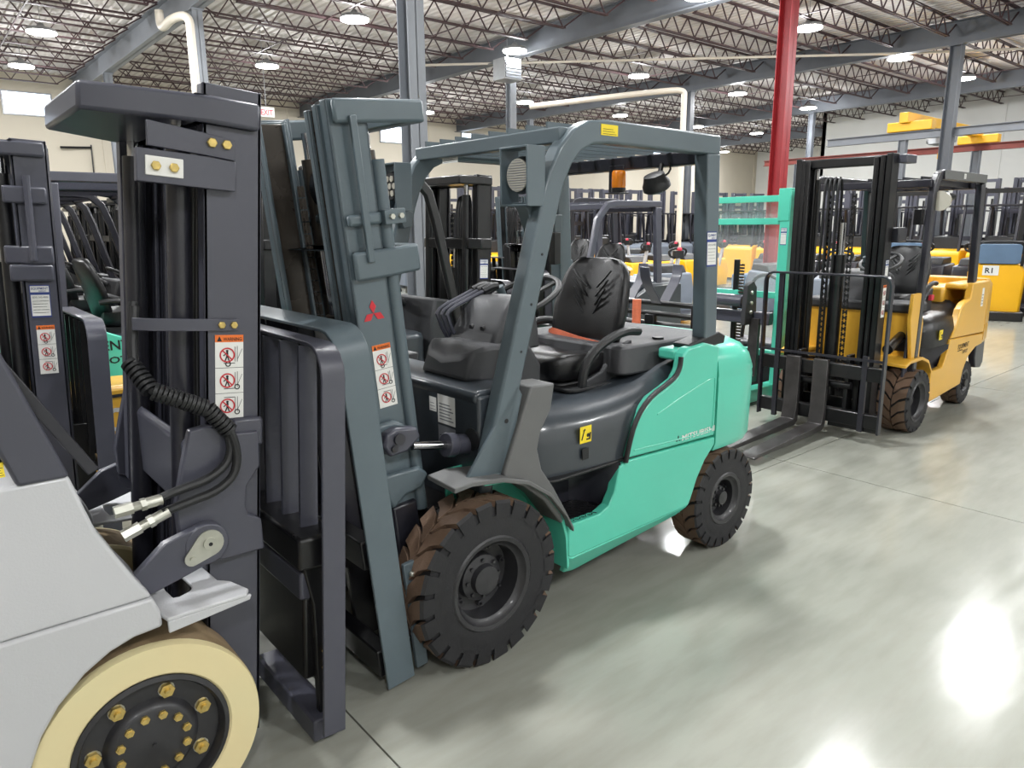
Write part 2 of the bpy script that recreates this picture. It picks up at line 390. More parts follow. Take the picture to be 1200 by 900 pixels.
    for i, (x, y) in enumerate(lights):
        if first is None:
            first = root('ceiling_light', 'round high-bay lamp hanging below the roof joists', 'lamp', (x, y, 6.35), 0, 'high-bay lamps')
            nb('galv').lathe([(0.34, 0.0), (0.31, 0.07), (0.10, 0.13), (0.05, 0.2)], (0, 0, 0), (0, 0, 1), 20).obj('housing', first)
            nb('lamp_glow').lathe([(0.32, -0.03), (0.32, 0.0)], (0, 0, 0), (0, 0, 1), 20).obj('lens', first)
            nb('galv').cyl((0, 0, 0.19), (0, 0, 0.6), 0.008, n=6).obj('hanger', first)
            r = first
        else: r = clone(first, (x, y, 6.35), 0, 'round high-bay lamp hanging below the roof joists')
        lo = bpy.data.objects.new('high_bay_light', ld); COL.objects.link(lo); lo.location = (x, y, 6.31)
        l2 = bpy.data.objects.new('high_bay_side_glow', lp); COL.objects.link(l2); l2.location = (x, y, 6.05)
    # unit heater by a column and exit sign
    ex = root('exit_sign', 'small white exit sign hanging from the roof above the left rows', 'sign', (8.2, 20.0, 4.62))
    nb('sticker_white').box(-.22, .22, -.03, .03, 0, .26).obj('panel', ex, 0.01)
    nb('button_red', decal_T0((-.17, -.031, .05))).text('EXIT', Matrix.Identity(4), .2, .34).obj('lettering', ex, smooth=0)
    nb('galv').cyl((0, 0, .26), (0, 0, 2.38), .008, n=6).obj('hanger', ex)
    h = root('unit_heater', 'grey box unit heater hung beside the post under the girder', 'heater', (13.6, 16.3, 5.6))
    nb('galv').box(-0.3, 0.3, -0.25, 0.25, 0, 0.55).obj('casing', h, 0.01)
    for k in range(6): nb('beam_dark').box(-0.27, 0.27, -0.275, -0.25, 0.05 + k * 0.08, 0.10 + k * 0.08).obj('louver', h, smooth=0)
    nb('galv').cyl((0, 0, 0.55), (0, 0, 1.3), 0.01, n=6).obj('hanger', h)
    # hanging pallet-rack conduits on the left wall
    for i, x in enumerate((6.0, 6.9)):
        b = nb('black_metal').tube([(x, 30.9, 4.6), (x + (1.0 if i else -1.0), 30.8, 4.55)], 0.04).tube([(x, 30.9, 4.7), (x - 0.1, 30.9, 0.5)], 0.025)
        tag(b.obj('wall_bracket'), ('dark hose arm fixed to the beige wall, left of the pair', 'dark hose arm fixed to the beige wall, right of the pair')[i], 'bracket')
build_shell()

# crane: two runway beams on posts, yellow bridge with hoist
cr = root('crane_runway', 'grey steel crane runway beam standing on posts', 'crane', (22.6, 9, 0))
b = nb('beam_grey'); b.box(-0.09, 0.09, -6.5, 2.6, 4.0, 4.02).box(-0.09, 0.09, -6.5, 2.6, 4.2, 4.22).box(-0.01, 0.01, -6.5, 2.6, 4.0, 4.22).obj('rail_beam', cr, smooth=0)
for y in (0.35, -5.5): nb('beam_grey').box(-0.1, 0.1, y - 0.1, y - 0.085, 0, 4.0).box(-0.1, 0.1, y + 0.085, y + 0.1, 0, 4.0).box(-0.008, 0.008, y - 0.1, y + 0.1, 0, 4.0).obj('post', cr, smooth=0)
cr2 = root('crane_runway', 'rust red crane runway beam farther back on grey posts', 'crane', (28.0, 9, 0))
nb('rust_red').box(-0.09, 0.09, -3.5, 8, 4.0, 4.03).box(-0.09, 0.09, -3.5, 8, 4.19, 4.22).box(-0.01, 0.01, -3.5, 8, 4.0, 4.22).obj('rail_beam', cr2, smooth=0)
for y in (0.2, 6.5): nb('beam_grey').box(-0.12, 0.12, y - 0.12, y - 0.1, 0, 4.0).box(-0.12, 0.12, y + 0.1, y + 0.12, 0, 4.0).box(-0.01, 0.01, y - 0.12, y + 0.12, 0, 4.0).obj('post', cr2, smooth=0)
br = root('bridge_crane', 'yellow bridge crane spanning the two runway beams', 'crane', (22.6, 9.28, 4.23))
nb('yellow_bright').box(-0.15, 0.15, -0.7, 0.5, 0.0, 0.26).obj('end_truck', br, 0.02)
nb('yellow_bright').box(5.25, 5.55, -0.7, 0.5, 0.0, 0.26).obj('end_truck', br, 0.02)
nb('yellow_bright').box(-0.3, 5.7, -0.12, 0.12, 0.22, 0.5).obj('bridge_girder', br, 0.01)
nb('galv').box(2.2, 2.9, -0.25, 0.25, -0.2, 0.15).cyl((2.55, -0.4, 0), (2.55, 0.4, 0), 0.16, n=14).obj('hoist', br, 0.02)
nb('yellow_bright').cyl((2.55, 0, -0.2), (2.55, 0, -0.5), 0.015, n=6).box(2.48, 2.62, -0.05, 0.05, -0.62, -0.45).tube([(2.55, 0, -0.6), (2.55, 0, -0.7), (2.62, 0, -0.78), (2.55, 0, -0.84), (2.47, 0, -0.78)], 0.018, 6, smooth=1).obj('hook', br)
# ---------------------------------------------------------------- forklift parts (truck frame: x rearward, y<0 near side when facing -X)
R180 = Matrix.Rotation(PI, 4, 'Z')
def tire_obj(root_, cx, cy, r, w, rim_r, side, key_t='rubber_brown', key_s='rubber', lugs=22, T=None, hub=None, nuts=6, dish=0.06, nm='tire', keyrim='rim_black', smooth_tread=False):
    """side=-1: outer face looks to -y"""
    b = nb(key_s, T); cz = r; h = w / 2; A = (0, side, 0)
    rt = r if smooth_tread else r * 0.925
    prof = [(rim_r, -h * 0.9), (rim_r + (r - rim_r) * 0.35, -h), (r * 0.82, -h * 0.97), (rt, -h * 0.86), (rt, h * 0.86), (r * (0.93 if smooth_tread else 0.80), h * 0.955), (rim_r + (r - rim_r) * 0.62, h * 1.0), (rim_r + (r - rim_r) * 0.5, h * 0.975), (rim_r + (r - rim_r) * 0.42, h * 1.0), (rim_r + 0.012, h * 0.97), (rim_r, h * 0.86)]
    b.lathe(prof, (cx, cy, cz), A, 56, closed=True)
    if smooth_tread:
        b.mt(key_t).lathe([(r * 0.985, -h * 0.86), (r + 0.0015, -h * 0.8), (r + 0.0015, h * 0.93), (r * 0.985, h * 0.955)], (cx, cy, cz), A, 56, closed=True)
    else:
        for sd in (-1, 1):
            for i in range(lugs):
                a0 = 2 * PI * (i + (0.5 if sd > 0 else 0)) / lugs; da = 2 * PI / lugs * 0.77
                st = ((h * 1.0, 0.0, r * 0.80, r * 0.82), (h * 0.99, 0.0, r * 0.88, r * 0.965), (h * 0.9, 0.0, r * 0.92, r * 1.0), (h * 0.45, 0.3, r * 0.92, r), (h * 0.04, 0.95, r * 0.92, r))
                vs = []
                for (yy, sk, ra, rb) in st:
                    for q in (0, 1):
                        an = a0 + da * q + sk * 2 * PI / lugs * 0.8
                        for rr in (ra, rb): vs.append((cx + math.cos(an) * rr, cy + side * sd * yy, cz + math.sin(an) * rr))
                for k in range(4):
                    o = 4 * k
                    b.mt(key_s if k < 2 else key_t)
                    base = [vs[o + q] for q in range(8)]
                    b.add(base, [(1, 3, 7, 5), (0, 4, 6, 2), (0, 1, 5, 4), (2, 6, 7, 3)])
                b.add(vs[-4:], [(0, 1, 3, 2)])
    t = b.obj(nm, root_, smooth=30)
    # rim
    rb = nb(keyrim, T)
    rb.lathe([(rim_r + 0.012, h * 0.95), (rim_r + 0.004, h * 1.02), (rim_r - 0.012, h * 0.98), (rim_r - 0.022, h * 0.80), (rim_r - 0.035, h * 0.72), (rim_r - 0.04, h - dish - 0.02), (rim_r * 0.55, h - dish - 0.03), (0.02, h - dish - 0.03), (0.02, -h * 0.5), (rim_r, -h * 0.9)], (cx, cy, cz), A, 40, closed=True)
    rim = rb.obj('rim', t)
    hr = hub or rim_r * 0.34
    hb = nb(keyrim, T)
    hb.lathe([(hr * 1.25, h - dish - 0.03), (hr * 1.2, h - dish + 0.01), (hr * 0.8, h - dish + 0.02), (hr * 0.74, h - dish + 0.045), (hr * 0.1, h - dish + 0.05)], (cx, cy, cz), A, 28)
    hb.obj('hub', t)
    nm_ = None
    for k in range(nuts):
        a = 2 * PI * (k + 0.3) / nuts; rr = rim_r * 0.66
        c = (cx + math.cos(a) * rr, cy + side * (h - dish - 0.03), cz + math.sin(a) * rr)
        nb('rim_black', T).cyl(c, (c[0], c[1] + side * 0.022, c[2]), 0.013, n=6).cyl(c, (c[0], c[1] + side * 0.036, c[2]), 0.006, n=8).obj('wheel_nut', t)
    for k in range(8):
        a = 2 * PI * k / 8; rr = hr * 0.98
        c = (cx + math.cos(a) * rr, cy + side * (h - dish + 0.015), cz + math.sin(a) * rr)
        nb('rim_black', T).cyl(c, (c[0], c[1] + side * 0.010, c[2]), 0.008, n=6).obj('hub_bolt', t)
    return t

def mast_T(x0, tilt, T=None):     # mast frame: x=0 front edge of rail web, +x rearward; leaning forward by tilt
    return (T or Matrix.Identity(4)) @ Matrix.Translation((x0, 0, 0)) @ Matrix.Rotation(R(-tilt), 4, 'Y')

def crosshead(root_, T, key, z, hw, depth, bulge, th=0.075, nm='crosshead', taper=0.85, solid=True):
    a = 0.022; t_ = taper
    o = [(0.012, -hw), (0.012, -hw - a), (depth * 0.9, -hw - a), (depth + bulge, -hw * t_), (depth + bulge, hw * t_), (depth * 0.9, hw + a), (0.012, hw + a), (0.012, hw)] + ([(depth + 0.012, hw), (depth + 0.012, -hw)] if solid else [(depth * 0.9, hw), (depth + bulge - 0.06, hw * t_ - 0.02), (depth + bulge - 0.06, -hw * t_ + 0.02), (depth * 0.9, -hw)])
    b = nb(key, T); b.prism(o, 'z', z - th, z)
    return b.obj(nm, root_, 0.012)

def mast(root_, T, key, H=2.1, hw=0.38, web=0.165, z0=0.1, inner='black_metal', stages=3, heads=((2.08, 0.13, 0.075),), cross=((1.58, 0.06, 0.11),), cyl=True, hoses=True, chain=True, front_steps=True, stack='same'):
    """rails, crossheads, cylinders, chains; T = mast matrix"""
    ks = key if stack == 'same' else inner
    def channel(k, y, s, x0, x1, zb, zt, fl=0.05, t=0.014, wk=None):
        b = nb(wk or k, T)      # web at y, flanges toward centre (s = direction to centre)
        b.box(x0, x1, min(y, y + s * t), max(y, y + s * t), zb, zt)
        b.mt(k).box(x0, x0 + t, min(y, y + s * fl * .9), max(y, y + s * fl * .9), zb, zt)
        b.box(x1 - t, x1, min(y, y + s * fl), max(y, y + s * fl), zb, zt)
        return b
    for s in (1, -1):
        channel(key, -s * hw, s, 0.0, web, z0, H).obj('outer_rail', root_, 0.004)
        if stages >= 2: channel(ks, -s * (hw - 0.050), s, -0.010, web - 0.03, z0 + 0.04, H - 0.012, 0.038).obj('middle_rail', root_, 0.004)
        if stages >= 3: channel(ks, -s * (hw - 0.092), s, -0.020, web - 0.05, z0 + 0.06, H - 0.024, 0.038, wk=inner).obj('inner_rail', root_, 0.004)
        if cyl:
            b = nb(inner, T); b.cyl((web + 0.035, -s * (hw - 0.10), z0 + 0.1), (web + 0.035, -s * (hw - 0.10), H - 0.16), 0.034, n=18)
            b.mt('chrome').cyl((web + 0.035, -s * (hw - 0.10), H - 0.16), (web + 0.035, -s * (hw - 0.10), H - 0.06), 0.02, n=12)
            b.obj('lift_cylinder', root_)
    for z, bulge, th in heads: crosshead(root_, T, key, z, hw + 0.005, web * 0.9, bulge, th)
    for z, bulge, th in cross: crosshead(root_, T, key, z, hw + 0.006, web * 0.85, bulge, th, 'cross_member', solid=False)
    for z in (z0 + 0.12,):
        nb(inner, T).box(0.02, 0.05, -hw + 0.12, hw - 0.12, z, z + 0.09).obj('inner_tie', root_, 0.004)
    if chain:
        for y in (-0.09, 0.09):
            b = nb(inner, T); n = int((H - z0 - 0.5) / 0.045)
            for i in range(n):
                z = z0 + 0.25 + i * 0.045
                b.box(0.055, 0.067, y - 0.018, y - 0.008, z, z + 0.04).box(0.055, 0.067, y + 0.008, y + 0.018, z, z + 0.04).box(0.057, 0.065, y - 0.008, y + 0.008, z + 0.012, z + 0.028)
            o = b.obj('lift_chain', root_, smooth=0); o['kind'] = 'stuff'
        b = nb(inner, T); b.cyl((0.09, 0, z0 + 0.15), (0.09, 0, H - 0.75), 0.045, n=20).mt('chrome').cyl((0.09, 0, H - 0.75), (0.09, 0, H - 0.5), 0.03, n=14); b.obj('centre_cylinder', root_)
    if hoses:
        for i in range(4):
            y = 0.03 + i * 0.035; b = nb('black_plastic', T).tube([(0.11, y, z0 + 0.3), (0.11, y, H - 0.3), (0.09, y, H - 0.18), (0.05, y, H - 0.15), (0.03, y, H - 0.25), (0.03, y, H - 0.9)], 0.011, 6, smooth=1); b.obj('hose', root_)

def backrest(root_, T, key, x, hw, zb, zt, pw=0.12, bars=6, r=0.1, th=0.012, ybars='black_metal'):
    """flat-bar hoop (bar faces the sides) with inner upright bars"""
    P = [(x, -hw, zb)] + [(x, -hw + r - r * math.cos(R(a)), zt - r + r * math.sin(R(a))) for a in (0, 22, 45, 68, 90)] + [(x, hw - r + r * math.sin(R(a)), zt - r + r * math.cos(R(a))) for a in (0, 22, 45, 68, 90)] + [(x, hw, zb)]
    nb(key, T).sweep([(p[0], p[1], p[2]) for p in P], pw, th, side=(1, 0, 0)).obj('backrest_frame', root_, 0.003)
    for i in range(bars):
        y = -hw + (i + 1) * 2 * hw / (bars + 1)
        nb(ybars, T).box(x + pw / 2 - 0.05, x + pw / 2 + 0.01, y - 0.007, y + 0.007, zb + 0.45, zt - 0.01).obj('backrest_bar', root_, smooth=0)

def carriage(root_, T, x, hw, z0, z1, key='black_metal', forks=None, fork_len=1.05, fork_key='fork_steel', shifter=True):
    for nm, z in (('upper_carriage_bar', z1), ('lower_carriage_bar', z0)):
        nb(key, T).box(x - 0.03, x + 0.03, -hw, hw, z - 0.055, z + 0.055).obj(nm, root_, 0.006)
    for y in (-0.2, 0.2): nb(key, T).box(x + 0.03, x + 0.13, y - 0.015, y + 0.015, z0 - 0.05, z1 + 0.12).obj('carriage_plate', root_, 0.004)
    if shifter:
        nb(key, T).cyl((x + 0.02, -0.25, z1 - 0.12), (x + 0.02, 0.25, z1 - 0.12), 0.028, n=14).obj('side_shift_cylinder', root_)
    if forks:
        for y in forks:
            b = nb(fork_key, T)
            pr = [(x - 0.03, z1 + 0.08), (x - 0.07, z1 + 0.08), (x - 0.075, z0 + 0.02), (x - 0.10, z0 - 0.075), (x - fork_len + 0.05, z0 - 0.095), (x - fork_len, z0 - 0.115), (x - fork_len, z0 - 0.125), (x - 0.09, z0 - 0.13), (x - 0.04, z0 - 0.10), (x - 0.03, z0 - 0.04)]
            b.prism(pr, 'y', y - 0.06, y + 0.06)
            b.obj('fork', root_, 0.005)

def guard(root_, T, key, pts, hy, w=0.06, h=0.085, xr=1.45, xrb=1.50, zt=2.06, zrb=1.13, slats=7, front_x=0.46, front_z=2.03, slat_z=None, rear_w=0.1, rear_key=None, header=True):
    for s in (-1, 1):
        P = [(x, s * hy, z) for x, z in pts] + [(xr, s * hy, zt)]
        nb(key, T).sweep(P, w, h).obj('guard_frame', root_, 0.01)
        nb(rear_key or key, T).bar((xr - 0.055, s * hy, zt - 0.04), (xrb - 0.06, s * hy, zrb), w * 1.1, rear_w, up=(1, 0, 0)).obj('rear_pillar', root_, 0.008)
    nb(rear_key or 'steel_dark', T).box(xr - 0.10, xr - 0.03, -hy + 0.03, hy - 0.03, zt - 0.085, zt - 0.02).obj('rear_crossbeam', root_, 0.008)
    if header: nb(key, T).box(front_x - 0.03, front_x + 0.02, -hy, hy, front_z - 0.035, front_z + 0.025).obj('front_header', root_, 0.006)
    for i in range(slats):
        y = -hy + 0.08 + i * (2 * hy - 0.16) / (slats - 1)
        nb(key, T).box(front_x - 0.02, xr - 0.06, y - 0.006, y + 0.006, front_z - 0.01, front_z + 0.05).obj('roof_slat', root_, smooth=0)

def seat(root_, T, x, y, z, s=1.0, key='vinyl', belt=True, arms=True):
    X = (T or Matrix.Identity(4)) @ Matrix.Translation((x, y, z)) @ Matrix.Scale(s, 4)
    # cushion: lofted rings along x (front to rear)
    def ring(xx, hw, zb, zt, n=20, cup=0.02, p=0.35):
        out = []
        for i in range(n):
            a = 2 * PI * i / n; cx = math.copysign(abs(math.cos(a)) ** p, math.cos(a)); sz = math.copysign(abs(math.sin(a)) ** p, math.sin(a))
            zz = (zb + zt) / 2 + sz * (zt - zb) / 2
            if sz > 0: zz += cup * (cx * cx) - cup * 0.3
            out.append((xx, cx * hw, zz))
        return out
    b = nb(key, X); b.loft([ring(-0.01, 0.14, 0.03, 0.07), ring(0.0, 0.21, 0.0, 0.10), ring(0.06, 0.245, -0.01, 0.125), ring(0.2, 0.255, -0.01, 0.11, cup=0.035), ring(0.38, 0.25, -0.01, 0.10, cup=0.04), ring(0.46, 0.22, 0.0, 0.10, cup=0.04), ring(0.47, 0.16, 0.02, 0.08)])
    b.obj('seat_cushion', root_, smooth=60)
    b = nb('black_plastic', X); b.prism(rrect(0.02, 0.48, -0.22, 0.22, 0.05), 'z', -0.09, -0.01); b.obj('seat_base', root_, 0.01)
    # backrest: rings stacked in z, leaning back
    def bring(zz, hw, th, xo, n=24, wrap=0.05):
        out = []
        for i in range(n):
            a = 2 * PI * i / n; cy = math.copysign(abs(math.cos(a)) ** 0.6, math.cos(a)); sx = math.copysign(abs(math.sin(a)) ** 0.6, math.sin(a))
            out.append((xo + sx * th - wrap * cy * cy, cy * hw, zz))
        return out
    b = nb(key, X)
    b.loft([bring(0.05, 0.14, 0.02, 0.46), bring(0.08, 0.20, 0.045, 0.46), bring(0.18, 0.235, 0.05, 0.475), bring(0.30, 0.245, 0.05, 0.50), bring(0.40, 0.23, 0.048, 0.53), bring(0.47, 0.21, 0.044, 0.552), bring(0.515, 0.18, 0.038, 0.565), bring(0.54, 0.14, 0.026, 0.57), bring(0.548, 0.09, 0.012, 0.573)])
    bk = b.obj('seat_backrest', root_, smooth=60)
    for k in range(4):          # raised pleats fanning from the middle of the backrest
        for s_ in (-1, 1):
            z1 = 0.27 + 0.045 * k
            nb('black_plastic', X).tube([(0.444 + 0.008 * k, s_ * 0.035, z1 - 0.0), (0.438 + 0.008 * k, s_ * (0.07 + 0.008 * k), z1 + 0.045), (0.436 + 0.01 * k, s_ * (0.10 + 0.01 * k), z1 + 0.085)], 0.0055, 6, smooth=1).obj('pleat', bk)
    if belt:
        nb('belt_orange', X).sweep([(0.42, 0.27, 0.14), (0.40, 0.22, 0.155), (0.37, 0.0, 0.135), (0.36, -0.22, 0.12), (0.40, -0.28, 0.10)], 0.045, 0.006, side=(0.15, 0, 1)).obj('seat_belt', root_, smooth=40)
    if arms:
        for s_ in (-1, 1):
            nb('black_plastic', X).tube([(0.50, s_ * 0.29, 0.20), (0.38, s_ * 0.30, 0.215), (0.22, s_ * 0.30, 0.17), (0.12, s_ * 0.30, 0.10), (0.09, s_ * 0.30, 0.0), (0.11, s_ * 0.29, -0.06)], 0.022, 10, smooth=2).obj('armrest', root_)
        nb('grey_plastic', X).prism([(0.12, -0.07), (0.44, -0.07), (0.46, 0.16), (0.36, 0.13), (0.25, 0.03), (0.14, 0.0)], 'y', -0.285, -0.255).obj('side_cover', root_, 0.006)

def steering(root_, T, x, z, y=0.0, r=0.165, tilt=28, base=None):
    X = (T or Matrix.Identity(4)) @ Matrix.Translation((x, y, z)) @ Matrix.Rotation(R(-tilt), 4, 'Y')
    b = nb('black_plastic', X); b.tube([(r * math.cos(2 * PI * i / 32), r * math.sin(2 * PI * i / 32), 0) for i in range(32)], 0.0145, 8, closed=True)
    for a in (90, 210, 330): b.bar((0, 0, -0.02), (r * math.cos(R(a)), r * math.sin(R(a)), 0), 0.03, 0.012)
    b.cyl((0, 0, -0.05), (0, 0, 0.012), 0.035, n=16)
    w = b.obj('steering_wheel', root_)
    nb('steel_grey', X).cyl((-0.0, 0.13, 0.0), (0.0, 0.13, 0.05), 0.02, n=12).obj('steering_knob', w)
    if base: nb('black_plastic', T).cyl(base, (x, y, z - 0.03), 0.035, n=12).obj('steering_column', root_)

def dxy(b, T, x0, y0, z0, tilt=0.0, face='-y'):
    pass
def decal_T(T, o, u, v):
    u = Vector(u).normalized(); v = Vector(v).normalized(); n = u.cross(v)
    m = Matrix(((u.x, v.x, n.x, o[0]), (u.y, v.y, n.y, o[1]), (u.z, v.z, n.z, o[2]), (0, 0, 0, 1)))
    return (T or Matrix.Identity(4)) @ m
def rect(b, k, x0, x1, y0, y1, z=0.0008, t=0.0005): b.mt(k).box(x0, x1, y0, y1, z, z + t)
def warning_sticker(parent, X, w=0.08, h=0.23):
    b = B(X); rect(b, 'sticker_white', -w / 2, w / 2, 0, h, 0, 0.0008)
    rect(b, 'sticker_orange', -w / 2, w / 2, h * 0.915, h); b.mt('ink')
    b.add([(-w * .44, h * .925, .0016), (-w * .26, h * .925, .0016), (-w * .35, h * .988, .0016)], [(0, 1, 2)])
    b.text('WARNING', Matrix.Translation((-w * .22, h * .932, 0.0014)), h * 0.055, w * 0.66)
    for k in range(1, 3): rect(b, 'ink', -w / 2, w / 2, h * 0.915 * k / 3 - 0.0006, h * 0.915 * k / 3 + 0.0006)
    for k in range(3):
        cy = h * 0.915 * (k + 0.5) / 3; r = w * 0.27; cx = -w * 0.08; z = 0.0016
        # figure
        b.mt('ink').cyl((cx, cy + r * .55, z), (cx, cy + r * .55, z + .0003), r * 0.17, n=10).box(cx - r * .14, cx + r * .14, cy - r * .25, cy + r * .4, z, z + .0003)
        b.bar((cx - r * .05, cy - r * .2, z), (cx - r * .35, cy - r * .95, z), r * .16, .0003).bar((cx + r * .05, cy - r * .2, z), (cx + r * .3, cy - r * .95, z), r * .16, .0003).bar((cx, cy + r * .3, z), (cx - r * .5, cy - r * .1, z), r * .13, .0003)
        # truck outline
        b.bar((w * .2, cy + r * 1.1, z), (w * .2, cy - r * .9, z), .0014, .0003).bar((w * .28, cy + r * 1.2, z), (w * .28, cy - r * .9, z), .0014, .0003).bar((-w * .2, cy - r * (1.1 if k else -1.15), z), (w * .2, cy - r * (1.1 if k else -1.15), z), .002, .0003)
        b.bar((w * .3, cy - r * .5, z), (w * .45, cy + r * .8, z), .0012, .0003)
        b.lathe([(r * .38, 0), (r * .38, .0004), (r * .24, .0004), (r * .24, 0)], (w * (.27 if k < 2 else -.05), cy - r * (.9 if k < 2 else 1.2), z), (0, 0, 1), 16, closed=True)
        b.mt('sticker_red').lathe([(r, 0), (r, .0005), (r * .82, .0005), (r * .82, 0)], (cx, cy, z + .0004), (0, 0, 1), 24, closed=True)
        b.bar((cx - r * .62, cy + r * .62, z + .0006), (cx + r * .62, cy - r * .62, z + .0006), r * .17, .0004)
    return lab(b.obj('warning_decal', parent, smooth=0), 'white and orange warning sticker with three prohibition pictograms')
def dealer_sticker(parent, X, w=0.08, h=0.11, logo='EQUIPMENT', sub='DEPOT'):
    b = B(X); rect(b, 'sticker_blue', -w / 2, w / 2, 0, h, 0, .0006); rect(b, 'sticker_white', -w * .46, w * .46, h * .78, h * .97); rect(b, 'sticker_white', -w * .46, w * .46, h * .05, h * .70)
    b.mt('sticker_blue').text(logo, Matrix.Translation((-w * .42, h * .86, .0014)), h * .1, w * .84); b.text(sub, Matrix.Translation((-w * .05, h * .79, .0014)), h * .06)
    b.mt('grey_ink').text('(630) 562-4000', Matrix.Translation((-w * .4, h * .6, .0014)), h * .08, w * .8)
    for k in range(5): rect(b, 'grey_ink', -w * .4, w * (.4 - .05 * (k % 3)), h * (.5 - .09 * k), h * (.515 - .09 * k))
    return lab(b.obj('dealer_decal', parent, smooth=0), 'blue and white dealer sticker')
def small_sticker(parent, X, w, h, key='sticker_white', head=None, lines=4):
    b = B(X); rect(b, key, 0, w, 0, h, 0, .0006)
    if head: rect(b, head, 0, w, h * .8, h)
    for k in range(lines): rect(b, 'grey_ink' if key == 'sticker_white' else 'ink', w * .1, w * (.9 - .1 * (k % 3)), h * (.12 + .65 * k / max(1, lines)), h * (.16 + .65 * k / max(1, lines)))
    return b.obj('decal', parent, smooth=0)
def step_sticker(parent, X, s=0.075):
    b = B(X); rect(b, 'sticker_yellow', 0, s, 0, s * 1.05, 0, .0006); z = .001
    b.mt('ink').bar((s * .15, s * .2, z), (s * .35, s * .75, z), s * .1, .0004).bar((s * .3, s * .75, z), (s * .45, s * .85, z), s * .12, .0004).bar((s * .55, s * .2, z), (s * .9, s * .2, z), s * .1, .0004).bar((s * .85, s * .2, z), (s * .9, s * .6, z), s * .14, .0004).cyl((s * .7, s * .45, z), (s * .7, s * .45, z + .0004), s * .13, n=10)
    return lab(b.obj('decal', parent, smooth=0), 'small yellow pictogram sticker')

